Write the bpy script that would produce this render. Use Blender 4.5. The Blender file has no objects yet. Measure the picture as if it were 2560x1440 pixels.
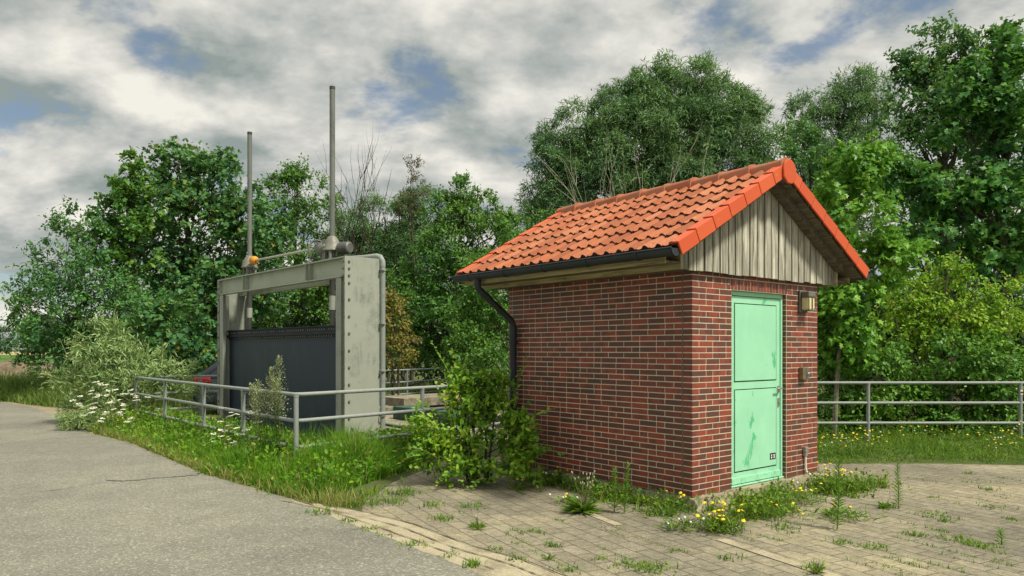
import bpy, math, random
import numpy as np
from mathutils import Vector, Matrix
rnd = random.Random(7)
rng = np.random.default_rng(11)
R = math.radians
sc = bpy.context.scene
COL = sc.collection

# ------------------------------------------------------------------ camera, sky, sun, exposure
F, HOR, CAMZ = 1840.0, 873.0, 1.65
cam = bpy.data.objects.new('camera', bpy.data.cameras.new('camera'))
COL.objects.link(cam)
cam.location = (0, 0, CAMZ)
cam.rotation_euler = (R(90), 0, 0)
cam.data.sensor_width = 36.0
cam.data.lens = 36.0 * F / 2560
cam.data.shift_y = (HOR - 720) / 2560
cam.data.clip_start = 0.05
cam.data.clip_end = 4000
sc.camera = cam

SUN = Vector((0.47, -0.35, 0.81)).normalized()
sun = bpy.data.objects.new('sun', bpy.data.lights.new('sun', 'SUN'))
COL.objects.link(sun)
sun.data.energy = 4.2
sun.data.angle = R(7)
sun.data.color = (1.0, 0.945, 0.80)
sun.rotation_euler = SUN.to_track_quat('Z', 'Y').to_euler()
sc.view_settings.view_transform = 'Standard'
sc.view_settings.look = 'None'
sc.view_settings.exposure = 0.25
sc.view_settings.gamma = 1.0
sc.cycles.max_bounces = 6
sc.cycles.diffuse_bounces = 3
sc.cycles.glossy_bounces = 2
sc.cycles.transmission_bounces = 4
sc.cycles.transparent_max_bounces = 4


class NT:
    """small node-tree writer"""
    def __init__(s, tree):
        s.t = tree
        tree.nodes.clear()

    def n(s, typ, **kw):
        nd = s.t.nodes.new(typ)
        for k, v in kw.items():
            if k == 'i':
                for a, b in v.items():
                    inp = nd.inputs[a]
                    if isinstance(b, tuple) and len(b) == 2 and hasattr(b[0], 'outputs'):
                        s.t.links.new(b[0].outputs[b[1]], inp)
                    elif hasattr(b, 'outputs'):
                        s.t.links.new(b.outputs[0], inp)
                    else:
                        if isinstance(b, tuple) and len(b) == 3 and len(inp.default_value) == 4:
                            b = (*b, 1)
                        inp.default_value = b
            else:
                setattr(nd, k, v)
        return nd

    def noise(s, vec, scale, detail=4, rough=0.55, dist=0.0):
        return s.n('ShaderNodeTexNoise', i={'Vector': vec, 'Scale': scale, 'Detail': detail, 'Roughness': rough, 'Distortion': dist})

    def ramp(s, fac, pts, interp='LINEAR'):
        nd = s.n('ShaderNodeValToRGB', i={'Fac': fac})
        cr = nd.color_ramp
        cr.interpolation = interp
        while len(cr.elements) < len(pts):
            cr.elements.new(0.5)
        for e, (p, c) in zip(cr.elements, pts):
            e.position = p
            e.color = (c, c, c, 1) if not isinstance(c, tuple) else (*c, 1)
        return nd

    def mix(s, fac, a, b, blend='MIX'):
        nd = s.n('ShaderNodeMix', data_type='RGBA', blend_type=blend)
        for idx, v in ((0, fac), (6, a), (7, b)):
            if isinstance(v, tuple) and hasattr(v[0], 'outputs'):
                s.t.links.new(v[0].outputs[v[1]], nd.inputs[idx])
            elif hasattr(v, 'outputs'):
                s.t.links.new(v.outputs[2] if v.bl_idname == 'ShaderNodeMix' else v.outputs[0], nd.inputs[idx])
            else:
                nd.inputs[idx].default_value = (*v, 1) if isinstance(v, tuple) else v
        return nd

    def math(s, op, a, b=0.0, clamp=False):
        nd = s.n('ShaderNodeMath', operation=op, use_clamp=clamp)
        for k, v in enumerate((a, b)):
            if hasattr(v, 'outputs'):
                s.t.links.new(v.outputs[0], nd.inputs[k])
            elif isinstance(v, tuple):
                s.t.links.new(v[0].outputs[v[1]], nd.inputs[k])
            else:
                nd.inputs[k].default_value = v
        return nd

    def vmath(s, op, a, b=(0, 0, 0)):
        nd = s.n('ShaderNodeVectorMath', operation=op)
        for k, v in enumerate((a, b)):
            if hasattr(v, 'outputs'):
                s.t.links.new(v.outputs[0], nd.inputs[k])
            elif isinstance(v, tuple) and hasattr(v[0], 'outputs'):
                s.t.links.new(v[0].outputs[v[1]], nd.inputs[k])
            else:
                nd.inputs[k].default_value = v
        return nd


def out2(x):
    return (x, 2) if x.bl_idname == 'ShaderNodeMix' else (x, 0)


# world: Nishita blue seen through gaps of a broken cloud layer
w = bpy.data.worlds.new("World")
sc.world = w
w.use_nodes = True
T = NT(w.node_tree)
sky = T.n('ShaderNodeTexSky', sky_type='NISHITA', sun_disc=False, sun_elevation=math.asin(SUN.z), sun_rotation=math.atan2(SUN.x, SUN.y))
tc = T.n('ShaderNodeTexCoord')
sep = T.n('ShaderNodeSeparateXYZ', i={0: (tc, 'Generated')})
zc = T.math('MAXIMUM', (sep, 2), 0.0)
den = T.math('ADD', zc, 0.42)
px = T.math('DIVIDE', (sep, 0), den)
py = T.math('DIVIDE', (sep, 1), den)
pv = T.n('ShaderNodeCombineXYZ', i={0: px, 1: py, 2: 0.0})
mp = T.n('ShaderNodeMapping', i={'Vector': pv, 'Location': (11.3, 8.9, 3.4), 'Rotation': (0, 0, R(-12)), 'Scale': (0.95, 1.15, 1.0)})
cov = T.noise(mp, 4.2, 12, 0.57, 0.15)
mp2 = T.n('ShaderNodeMapping', i={'Vector': mp, 'Location': (0.05, -0.10, 0)})
cov2 = T.noise(mp2, 4.2, 5, 0.52, 0.15)
relief = T.math('SUBTRACT', cov, (cov2, 0))
fine = T.noise(mp, 6.0, 7, 0.55, 0.15)
base_b = T.math('MULTIPLY_ADD', relief, 2.0)
base_b.inputs[2].default_value = 0.53
fineb = T.math('MULTIPLY', T.math('SUBTRACT', fine, 0.5), 0.42)
bright = T.math('ADD', base_b, fineb)
ccol = T.ramp(bright, [(0.20, (0.27, 0.32, 0.305)), (0.42, (0.42, 0.445, 0.425)), (0.60, (0.57, 0.57, 0.535)), (0.90, (0.82, 0.795, 0.72))])
gap = T.math('ADD', cov, T.math('MULTIPLY', T.math('SUBTRACT', fine, 0.5), 0.22))
cmask = T.ramp(gap, [(0.365, 0.30), (0.402, 0.62), (0.455, 1.0)])
zen = T.math('MULTIPLY_ADD', T.math('POWER', T.math('MAXIMUM', T.math('SUBTRACT', (sep, 2), 0.42), 0.0), 1.0), 1.8)
zen.inputs[2].default_value = 0.92
bg1 = T.n('ShaderNodeBackground', i={'Color': sky, 'Strength': 0.09})
bg2 = T.n('ShaderNodeBackground', i={'Color': ccol, 'Strength': zen})
mx = T.n('ShaderNodeMixShader', i={0: cmask, 1: bg1, 2: bg2})
T.n('ShaderNodeOutputWorld', i={'Surface': mx})


# ------------------------------------------------------------------ helpers
def W(u, v, Y):
    return Vector(((u - 1280) / F * Y, Y, CAMZ - (v - HOR) / F * Y))


def G(u, v, z=0.0):
    Y = F * (CAMZ - z) / (v - HOR)
    return Vector(((u - 1280) / F * Y, Y, z))


class MB:
    def __init__(s):
        s.v, s.f, s.m, s.s = [], [], [], []

    def add(s, vs, fs, mi=0, smooth=False):
        o = len(s.v)
        s.v += [tuple(p) for p in vs]
        for f in fs:
            s.f.append([o + k for k in f])
            s.m.append(mi)
            s.s.append(smooth)
        return s

    def box(s, x0, x1, y0, y1, z0, z1, mi=0, M=None):
        vs = [Vector((x, y, z)) for z in (z0, z1) for y in (y0, y1) for x in (x0, x1)]
        if M is not None:
            vs = [M @ p for p in vs]
        return s.add(vs, [(0, 2, 3, 1), (4, 5, 7, 6), (0, 1, 5, 4), (2, 6, 7, 3), (0, 4, 6, 2), (1, 3, 7, 5)], mi)

    def prism(s, pts, a, b, axis='y', mi=0):
        """polygon extruded along an axis; pts are the two other coordinates"""
        n = len(pts)
        mk = {'y': lambda p, t: (p[0], t, p[1]), 'x': lambda p, t: (t, p[0], p[1]), 'z': lambda p, t: (p[0], p[1], t)}[axis]
        vs = [mk(p, a) for p in pts] + [mk(p, b) for p in pts]
        fs = [list(range(n))[::-1], list(range(n, 2 * n))] + [(k, (k + 1) % n, n + (k + 1) % n, n + k) for k in range(n)]
        return s.add(vs, fs, mi)

    def tube(s, pts, r, sides=8, mi=0, cap=True, smooth=True):
        pts = [Vector(p) for p in pts]
        rs = r if isinstance(r, (list, tuple)) else [r] * len(pts)
        n = len(pts)
        ref = None
        vs = []
        for k in range(n):
            d = (pts[min(k + 1, n - 1)] - pts[max(k - 1, 0)]).normalized()
            if ref is None:
                ref = d.orthogonal().normalized()
            ref = (ref - d * ref.dot(d))
            ref = ref.normalized() if ref.length > 1e-6 else d.orthogonal().normalized()
            b = d.cross(ref)
            for j in range(sides):
                a = 2 * math.pi * j / sides
                vs.append(pts[k] + (ref * math.cos(a) + b * math.sin(a)) * rs[k])
        fs = []
        for k in range(n - 1):
            for j in range(sides):
                j2 = (j + 1) % sides
                fs.append((k * sides + j, k * sides + j2, (k + 1) * sides + j2, (k + 1) * sides + j))
        s.add(vs, fs, mi, smooth)
        if cap:
            s.add(vs[:sides], [list(range(sides))[::-1]], mi)
            s.add(vs[-sides:], [list(range(sides))], mi)
        return s

    def lathe(s, prof, origin=(0, 0, 0), axis=(0, 0, 1), sides=16, mi=0, smooth=True):
        ax = Vector(axis).normalized()
        o = Vector(origin)
        return s.tube([o + ax * h for h, _ in prof], [max(r, 1e-4) for _, r in prof], sides, mi, True, smooth)

    def build(s, name, mats, parent=None, bevel=0.0):
        me = bpy.data.meshes.new(name)
        me.from_pydata(s.v, [], s.f)
        mats = mats if isinstance(mats, (list, tuple)) else [mats]
        for m in mats:
            me.materials.append(m)
        me.polygons.foreach_set('material_index', s.m)
        me.polygons.foreach_set('use_smooth', s.s)
        me.update()
        o = bpy.data.objects.new(name, me)
        COL.objects.link(o)
        if parent is not None:
            o.parent = parent
        if bevel:
            b = o.modifiers.new('bevel', 'BEVEL')
            b.width = bevel
            b.segments = 2
            b.limit_method = 'ANGLE'
        return o


def tag(o, label=None, cat=None, group=None, kind=None):
    if label: o['label'] = label
    if cat: o['category'] = cat
    if group: o['group'] = group
    if kind: o['kind'] = kind
    return o


def empty(name, loc, rz=0.0, label=None, cat=None, group=None):
    o = bpy.data.objects.new(name, None)
    COL.objects.link(o)
    o.empty_display_size = 0.1
    o.location = loc
    o.rotation_euler = (0, 0, rz)
    return tag(o, label, cat, group)


def mat(name, fn):
    m = bpy.data.materials.new(name)
    m.use_nodes = True
    t = NT(m.node_tree)
    sh = fn(t)
    t.n('ShaderNodeOutputMaterial', i={'Surface': sh})
    return m


def obj_co(t):
    return (t.n('ShaderNodeTexCoord'), 'Object')


def geo_co(t):
    return (t.n('ShaderNodeNewGeometry'), 'Position')


def bsdf(t, color, rough=0.6, metal=0.0, spec=0.3, normal=None):
    i = {'Roughness': rough, 'Metallic': metal, 'Specular IOR Level': spec}
    i['Base Color'] = out2(color) if hasattr(color, 'outputs') else color
    if normal is not None:
        i['Normal'] = normal
    return t.n('ShaderNodeBsdfPrincipled', i=i)


def bump(t, h, strength=0.3, dist=0.01):
    return t.n('ShaderNodeBump', i={'Height': h, 'Strength': strength, 'Distance': dist})


def simple(name, c, rough=0.5, metal=0.0, var=0.15, scale=6.0, spec=0.3):
    def fn(t):
        co = obj_co(t)
        n = t.noise(co, scale, 5, 0.6)
        c2 = tuple(x * (1 - var * 1.6) for x in c)
        c1 = tuple(min(1, x * (1 + var)) for x in c)
        col = t.ramp(n, [(0.3, c2), (0.7, c1)])
        return bsdf(t, col, rough, metal, spec, bump(t, t.noise(co, scale * 9, 3), 0.12, 0.004))
    return mat(name, fn)


def foliage_mat(name, c_dark, c_mid, c_light, transl=0.3, scale=0.9, rough=0.5, accent=None, amt=0.1):
    def fn(t):
        g = t.n('ShaderNodeNewGeometry')
        rp = (g, 'Random Per Island')
        n = t.noise((g, 'Position'), scale, 3, 0.6)
        f = t.math('ADD', t.math('MULTIPLY', n, 0.9), t.math('MULTIPLY', rp, 0.55))
        col = t.ramp(f, [(0.36, c_dark), (0.66, c_mid), (1.0, c_light)])
        if accent:
            sel = t.math('GREATER_THAN', rp, 1 - amt)
            col = t.mix(sel, col, accent)
        p = bsdf(t, col, rough, 0, 0.25)
        tr = t.n('ShaderNodeBsdfTranslucent', i={'Color': out2(t.mix(0.5, col, (0.16, 0.26, 0.03), 'MIX'))})
        return t.n('ShaderNodeMixShader', i={0: transl, 1: p, 2: tr})
    return mat(name, fn)


# ------------------------------------------------------------------ foliage
LEAF = {}
LEAF['diamond'] = (np.array([(0, 0, 0), (.42, .27, .07), (1, 0, -.05), (.42, -.27, .07)]), [(0, 2, 1), (0, 3, 2)])
LEAF['narrow'] = (np.array([(0, 0, 0), (.4, .085, .03), (1, 0, -.12), (.4, -.085, .03)]), [(0, 2, 1), (0, 3, 2)])
LEAF['oval'] = (np.array([(0, 0, 0), (.25, .24, .06), (.68, .25, .05), (1, 0, -.06), (.68, -.25, .05), (.25, -.24, .06)]), [(0, 2, 1), (0, 3, 2), (0, 4, 3), (0, 5, 4)])
_h = [(0, 0, 0), (.08, .40, .03), (.33, .22, .03), (.55, .50, .05), (.66, .19, .0), (1, 0, -.1)]
LEAF['maple'] = (np.array(_h + [(x, -y, z) for x, y, z in _h[1:5]]),
                 [(0, 2, 1), (0, 4, 2), (2, 4, 3), (0, 5, 4), (0, 6, 7), (0, 7, 9), (7, 8, 9), (0, 9, 5)])


def nrm(a):
    return a / np.maximum(np.linalg.norm(a, axis=-1, keepdims=True), 1e-9)


def tri_object(name, V, Fc, material, parent=None):
    me = bpy.data.meshes.new(name)
    me.vertices.add(len(V))
    me.vertices.foreach_set('co', np.ascontiguousarray(V, dtype=np.float32).ravel())
    me.loops.add(Fc.size)
    me.loops.foreach_set('vertex_index', np.ascontiguousarray(Fc, dtype=np.int32).ravel())
    me.polygons.add(len(Fc))
    me.polygons.foreach_set('loop_start', np.arange(0, Fc.size, 3, dtype=np.int32))
    me.update(calc_edges=True)
    me.materials.append(material)
    o = bpy.data.objects.new(name, me)
    COL.objects.link(o)
    if parent is not None:
        o.parent = parent
    return o


def leaf_arrays(P, D, N, S, kind):
    tv, tf = LEAF[kind]
    D = nrm(D)
    side = nrm(np.cross(N, D))
    N = np.cross(D, side)
    V = P[:, None, :] + S[:, None, None] * (tv[None, :, 0:1] * D[:, None] + tv[None, :, 1:2] * side[:, None] + tv[None, :, 2:3] * N[:, None])
    k = len(tv)
    Fc = (np.array(tf)[None] + (np.arange(len(P)) * k)[:, None, None]).reshape(-1, 3)
    return V.reshape(-1, 3), Fc


def crown_leaves(lobes, kind, size, dens, twigs=4, per=8, tlen=0.7, out=0.8, up=0.3, droop=0.25, leafdroop=0.3, backcut=0.5, shell=0.35, seed=0, bough=0.42, coh=0.45, flat=0.62):
    """Sprays of leaves on short twigs. Every lobe is made of domed boughs; the leaves sit on the upper and outer side of
    each bough, so light tops, shaded undersides and gaps come from the shape itself. Returns arrays and bough centres."""
    g = np.random.default_rng(seed)
    Ps, Ds, Ns, Ss, C = [], [], [], [], []
    UP = np.array([0, 0, 1.0])
    for c, r in lobes:
        c = np.array(c); r = np.array(r)
        rm = float(np.mean(r))
        nb = int(max(5, 3.4 / bough ** 2 * 0.9))
        d = nrm(g.normal(size=(nb, 3)))
        keep = ~((d[:, 1] > 0.35) & (g.random(nb) < backcut))
        d = d[keep]; nb = len(d)
        rad = shell + (0.86 - shell) * g.random(nb) ** 0.5
        bc = c + d * rad[:, None] * r
        br = rm * bough * g.uniform(0.6, 1.25, nb)
        C.append(bc)
        n_cl = np.maximum(2, (dens * math.pi * br ** 2 * 0.62 * 1.35).astype(int))
        bi = np.repeat(np.arange(nb), n_cl)
        n = len(bi)
        # clump directions: on the dome that looks outward and up
        e = nrm(g.normal(size=(n, 3)) + 0.75 * d[bi] + 0.55 * UP)
        sc3 = np.array([1.0, 1.0, flat])
        cc = bc[bi] + e * sc3 * (br[bi] * (0.7 + 0.3 * g.random(n)))[:, None]
        nt = n * twigs
        ci = np.repeat(np.arange(n), twigs)
        ln = np.minimum(tlen, 0.75 * br[bi][ci] + 0.12) * g.uniform(0.45, 1.25, nt)
        org = cc[ci] + g.normal(size=(nt, 3)) * (ln * 0.22)[:, None]
        td = nrm(e[ci] * out + g.normal(size=(nt, 3)) * 0.62 + UP * up)
        ti = np.repeat(np.arange(nt), per)
        t = (np.tile(np.arange(per), nt) + g.random(nt * per)) / per
        pos = org[ti] + td[ti] * (ln[ti] * t)[:, None]
        pos[:, 2] -= droop * ln[ti] * t ** 2
        m = nt * per
        pos += g.normal(size=(m, 3)) * size * 0.25
        ld = td[ti] * 0.6 + g.normal(size=(m, 3)) * 0.7 + np.array([0, 0, -leafdroop])
        ln_ = UP * 0.7 + e[ci][ti] * 0.75 + g.normal(size=(m, 3)) * coh
        Ps.append(pos); Ds.append(ld); Ns.append(ln_)
        Ss.append(size * g.uniform(0.55, 1.2, m) * (1.05 - 0.35 * t))
    return np.concatenate(Ps), np.concatenate(Ds), np.concatenate(Ns), np.concatenate(Ss), np.concatenate(C)


def bend(a, b, sag, k=4, jit=0.03, g=rnd):
    a, b = Vector(a), Vector(b)
    L = (b - a).length
    return [a.lerp(b, i / k) + Vector((g.uniform(-1, 1), g.uniform(-1, 1), g.uniform(-1, 1))) * (jit * L if 0 < i < k else 0) + Vector((0, 0, sag * L * math.sin(math.pi * i / k))) for i in range(k + 1)]


def tree(name, label, cat, Y, ub, trunk_r, lobes_px, leafmat, barkmat, kind='diamond', size=0.13, dens=9, group=None, base_z=0.0, depth=0.8,
         seed=1, twig=0.25, dbl=True, lean=0.0, fork=0.35, vtrunk=None, n_stems=1, stem_spread=0.3, **kw):
    g = random.Random(seed)
    bx = (ub - 1280) / F * Y
    root = empty(name, (bx, Y, base_z), 0, label, cat, group)
    lobes = []
    for L in lobes_px:
        u, v, ru, rv = L[:4]
        dy = L[4] if len(L) > 4 else 0.0
        Yd = Y + dy
        c = W(u, v, Yd) - Vector((bx, Y, base_z))
        a, b = ru / F * Yd, rv / F * Yd
        lobes.append(((c.x, c.y, c.z), (a, depth * (a + b) / 2, b)))
    P, D, N, S, C = crown_leaves(lobes, kind, size, dens * (2.3 if Y < 100 else 1.5), seed=seed, **kw)
    ok = P[:, 2] > 0.04 - base_z
    V, Fc = leaf_arrays(P[ok], D[ok], N[ok], S[ok], kind)
    tri_object('crown', V, Fc, leafmat, root)
    mb = MB()
    top = max(l[0][2] for l in lobes)
    for st in range(n_stems):
        sx = g.uniform(-1, 1) * stem_spread if n_stems > 1 else 0
        tip = Vector((lobes[0][0][0] * 0.8 + lean + sx * 2, lobes[0][0][1] * 0.5 + (g.uniform(-.5, .5) * stem_spread if n_stems > 1 else 0), top))
        a0 = Vector((sx, 0, -0.05))
        pts = [a0.lerp(tip, k / 7) + Vector((g.uniform(-1, 1), g.uniform(-1, 1), 0)) * 0.02 * top * (1 if 0 < k else 0) for k in range(8)]
        mb.tube(pts, [trunk_r * (1 - 0.11 * k) for k in range(8)], 8)
        for li, (c, r) in enumerate(lobes):
            if n_stems > 1 and li % n_stems != st:
                continue
            cz = max(0.15 * top, c[2] - 0.9 * r[2])
            kk = min(6.5, max(1.0, 7 * min(cz, top * 0.8) / top * (1 - fork * 0.5)))
            i0 = int(kk)
            s0 = pts[i0].lerp(pts[i0 + 1], kk - i0)
            lim = bend(s0, c, 0.06, 5, 0.04, g)
            r0 = trunk_r * (1 - 0.11 * kk) * 0.6
            mb.tube(lim, [r0 * (1 - 0.14 * k) for k in range(6)], 6, cap=False)
            Cn = [Vector(p) for p in C if all(abs(p[q] - c[q]) <= r[q] * 1.25 for q in range(3))]
            g.shuffle(Cn)
            for p in Cn[:max(5, int(len(Cn) * twig))][:30]:
                q = lim[g.randint(2, 5)]
                mb.tube(bend(q, p, 0.05, 3, 0.05, g), [r0 * 0.32, r0 * 0.24, r0 * 0.15, r0 * 0.06], 4, cap=False)
    mb.build('trunk', barkmat, root)
    return root


def blades(name, P, Hh, Wd, material, lean=0.45, parent=None, seed=0, seg=3):
    """tapering curved grass blades rooted at the points P"""
    g = np.random.default_rng(seed)
    n = len(P)
    az = g.uniform(0, 2 * math.pi, n)
    fa = az + g.normal(size=n) * 0.6 + math.pi / 2
    d = np.stack([np.cos(az), np.sin(az), np.zeros(n)], 1)
    s = np.stack([np.cos(fa), np.sin(fa), np.zeros(n)], 1)
    L = lean * g.uniform(0.1, 1.4, n) * Hh
    rows = []
    for k in range(seg + 1):
        t = k / seg
        c = P + d * (L * t ** 1.8)[:, None]
        c[:, 2] += Hh * (t - 0.22 * (L / np.maximum(Hh, 1e-6)) * t ** 2)
        wd = Wd * (1 - t ** 1.5) * 0.5
        if k < seg:
            rows += [c - s * wd[:, None], c + s * wd[:, None]]
        else:
            rows.append(c)
    V = np.stack(rows, 1)
    k = V.shape[1]
    tf = []
    for q in range(seg - 1):
        a = 2 * q
        tf += [(a, a + 1, a + 3), (a, a + 3, a + 2)]
    tf.append((2 * seg - 2, 2 * seg - 1, 2 * seg))
    Fc = (np.array(tf)[None] + (np.arange(n) * k)[:, None, None]).reshape(-1, 3)
    return tri_object(name, V.reshape(-1, 3), Fc, material, parent)


def in_poly(X, Y, poly):
    ins = np.zeros(len(X), bool)
    j = len(poly) - 1
    for i in range(len(poly)):
        xi, yi = poly[i][:2]; xj, yj = poly[j][:2]
        with np.errstate(divide='ignore', invalid='ignore'):
            hit = ((yi > Y) != (yj > Y)) & (X < (xj - xi) * (Y - yi) / (yj - yi + 1e-12) + xi)
        ins ^= hit
        j = i
    return ins


def scatter(poly, n, seed=0):
    g = np.random.default_rng(seed)
    xs = [p[0] for p in poly]; ys = [p[1] for p in poly]
    X = g.uniform(min(xs), max(xs), n * 4); Y = g.uniform(min(ys), max(ys), n * 4)
    k = in_poly(X, Y, poly)
    X, Y = X[k][:n], Y[k][:n]
    return np.stack([X, Y, np.zeros(len(X))], 1)


def line_dist(P, line):
    best = np.full(len(P), 1e9)
    for a, b in zip(line[:-1], line[1:]):
        a = np.array(a[:2]); b = np.array(b[:2])
        ab = b - a
        t = np.clip(((P[:, :2] - a) @ ab) / (ab @ ab), 0, 1)
        best = np.minimum(best, np.linalg.norm(P[:, :2] - (a + t[:, None] * ab), axis=1))
    return best


# ------------------------------------------------------------------ setting materials
def m_asphalt(t):
    co = geo_co(t)
    big = t.noise(co, 0.35, 4, 0.6)
    med = t.noise(co, 2.5, 5, 0.6)
    col = t.ramp(t.math('ADD', t.math('MULTIPLY', big, 0.7), t.math('MULTIPLY', med, 0.3)), [(0.36, (0.165, 0.160, 0.130)), (0.62, (0.245, 0.233, 0.182))])
    vo = t.n('ShaderNodeTexVoronoi', feature='F1', i={'Vector': co, 'Scale': 70.0})
    vcol = t.n('ShaderNodeSeparateColor', i={0: (vo, 'Color')})
    peb = t.ramp((vcol, 0), [(0.0, 0.7), (0.6, 0.97), (0.9, 1.1), (1.0, 1.7)])
    col = t.mix(1.0, col, peb, 'MULTIPLY')
    gr = t.noise(co, 160, 2, 0.7)
    col = t.mix(0.6, col, t.ramp(gr, [(0.35, 0.55), (0.65, 1.35)]), 'MULTIPLY')
    crk = t.n('ShaderNodeTexVoronoi', feature='DISTANCE_TO_EDGE', i={'Vector': t.mix(0.12, (t.n('ShaderNodeNewGeometry'), 'Position'), (t.noise(co, 1.3, 4), 1), 'ADD').outputs[2].node and (t.vmath('ADD', co, t.vmath('SCALE', (t.noise(co, 1.1, 5), 1)))), 'Scale': 0.22})
    line = t.ramp((crk, 'Distance'), [(0.0, 1.0), (0.0035, 0.0)])
    part = t.ramp(t.noise(co, 0.5, 2), [(0.5, 0.0), (0.6, 1.0)])
    col = t.mix(t.math('MULTIPLY', t.math('MULTIPLY', line, part), 0.2), col, (0.05, 0.05, 0.045))
    h = t.math('ADD', t.math('MULTIPLY', (vo, 'Distance'), -0.6), t.math('MULTIPLY', gr, 0.6))
    return bsdf(t, col, 0.9, 0, 0.2, bump(t, h, 0.55, 0.006))


def m_pavers(t):
    co = geo_co(t)
    mp = t.n('ShaderNodeMapping', i={'Vector': co, 'Rotation': (0, 0, R(-117.4))})
    warp = t.vmath('ADD', mp, t.vmath('SCALE', (t.noise(co, 6, 3), 1)))
    t.t.nodes[-1]
    for nd in t.t.nodes:
        if nd.bl_idname == 'ShaderNodeVectorMath' and nd.operation == 'SCALE':
            nd.inputs['Scale'].default_value = 0.02
    br = t.n('ShaderNodeTexBrick', offset=0.5, i={'Vector': warp, 'Color1': (0.0, 0.0, 0.0), 'Color2': (1, 1, 1), 'Mortar': (0.5, 0.5, 0.5), 'Scale': 1.0, 'Mortar Size': 0.006, 'Mortar Smooth': 0.3, 'Bias': 0.0, 'Brick Width': 0.27, 'Row Height': 0.165})
    big = t.noise(co, 0.55, 5, 0.65)
    c1 = t.ramp(big, [(0.32, (0.165, 0.148, 0.112)), (0.5, (0.235, 0.208, 0.148)), (0.68, (0.33, 0.285, 0.185))])
    c1 = t.mix(0.5, c1, t.ramp((br, 'Color'), [(0, 0.74), (1, 1.2)]), 'MULTIPLY')
    med = t.noise(co, 14, 5, 0.7)
    c1 = t.mix(0.8, c1, t.ramp(med, [(0.3, 0.62), (0.7, 1.3)]), 'MULTIPLY')
    gr = t.noise(co, 110, 2, 0.7)
    c1 = t.mix(0.7, c1, t.ramp(gr, [(0.3, 0.5), (0.7, 1.4)]), 'MULTIPLY')
    vo = t.n('ShaderNodeTexVoronoi', feature='F1', i={'Vector': t.vmath('ADD', co, t.vmath('SCALE', (t.noise(co, 25, 2), 1))), 'Scale': 13.0})
    vs = t.n('ShaderNodeSeparateColor', i={0: (vo, 'Color')})
    lich = t.math('MULTIPLY', t.math('LESS_THAN', (vo, 'Distance'), t.math('MULTIPLY', (vs, 1), 0.22)), t.math('GREATER_THAN', (vs, 0), 0.45))
    c1 = t.mix(t.math('MULTIPLY', lich, 0.8), c1, (0.62, 0.59, 0.50))
    moss = t.ramp(t.noise(co, 1.1, 5, 0.7), [(0.52, 0.0), (0.7, 1.0)])
    jm = t.math('MULTIPLY', (br, 'Fac'), 0.8)
    jc = t.mix(moss, (0.065, 0.055, 0.04), (0.17, 0.17, 0.055))
    c1 = t.mix(jm, c1, jc)
    h = t.math('ADD', t.math('MULTIPLY', (br, 'Fac'), -1.0), t.math('MULTIPLY', gr, 0.25))
    return bsdf(t, c1, 0.92, 0, 0.15, bump(t, h, 0.6, 0.008))


def m_soil(c1, c2, sc_=3.0):
    def fn(t):
        co = geo_co(t)
        n = t.noise(co, sc_, 6, 0.65)
        col = t.ramp(n, [(0.3, c1), (0.7, c2)])
        gr = t.noise(co, 90, 3, 0.7)
        col = t.mix(0.8, col, t.ramp(gr, [(0.3, 0.55), (0.7, 1.35)]), 'MULTIPLY')
        return bsdf(t, col, 0.95, 0, 0.1, bump(t, gr, 0.6, 0.01))
    return fn


def m_concrete(c, stain=(0.09, 0.085, 0.07), sc_=2.2, moss=0.0):
    def fn(t):
        co = geo_co(t)
        n = t.noise(co, sc_, 7, 0.68)
        col = t.ramp(n, [(0.3, stain), (0.5, tuple(x * 0.85 for x in c)), (0.75, c)])
        gr = t.noise(co, 70, 3, 0.7)
        col = t.mix(0.7, col, t.ramp(gr, [(0.3, 0.6), (0.7, 1.3)]), 'MULTIPLY')
        if moss:
            col = t.mix(t.ramp(t.noise(co, 3.4, 5, 0.7), [(0.5, 0.0), (0.62, moss)]), col, (0.10, 0.085, 0.03))
        return bsdf(t, col, 0.9, 0, 0.15, bump(t, t.math('ADD', gr, n), 0.7, 0.015))
    return fn


M = {}
M['asphalt'] = mat('asphalt', m_asphalt)
M['pavers'] = mat('pavers', m_pavers)
M['ground'] = mat('ground', m_soil((0.05, 0.075, 0.02), (0.12, 0.13, 0.05), 0.6))
M['soil'] = mat('soil', m_soil((0.10, 0.075, 0.05), (0.25, 0.2, 0.13), 2.0))
M['sand'] = mat('sand', m_soil((0.19, 0.155, 0.10), (0.34, 0.285, 0.185), 2.6))
M['strip'] = mat('strip', m_concrete((0.45, 0.39, 0.265), (0.21, 0.18, 0.12), 3.2))
M['concrete'] = mat('concrete', m_concrete((0.34, 0.30, 0.22), (0.08, 0.075, 0.06), 2.5, 0.6))
M['plinth'] = mat('plinth', m_concrete((0.42, 0.36, 0.25), (0.07, 0.06, 0.045), 7.0, 0.3))
M['wheat'] = mat('wheat', m_soil((0.34, 0.29, 0.13), (0.42, 0.36, 0.17), 0.05))
M['meadow'] = mat('meadow', m_soil((0.06, 0.12, 0.03), (0.1, 0.2, 0.04), 0.05))
M['bark'] = simple('bark', (0.085, 0.075, 0.055), 0.9, 0, 0.35, 8)
M['bark_pale'] = simple('bark_pale', (0.24, 0.22, 0.16), 0.9, 0, 0.35, 8)
M['twig_pale'] = simple('twig_pale', (0.30, 0.29, 0.20), 0.9, 0, 0.3, 8)
M['stem'] = simple('stem', (0.14, 0.17, 0.05), 0.7, 0, 0.3, 12)

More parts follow.
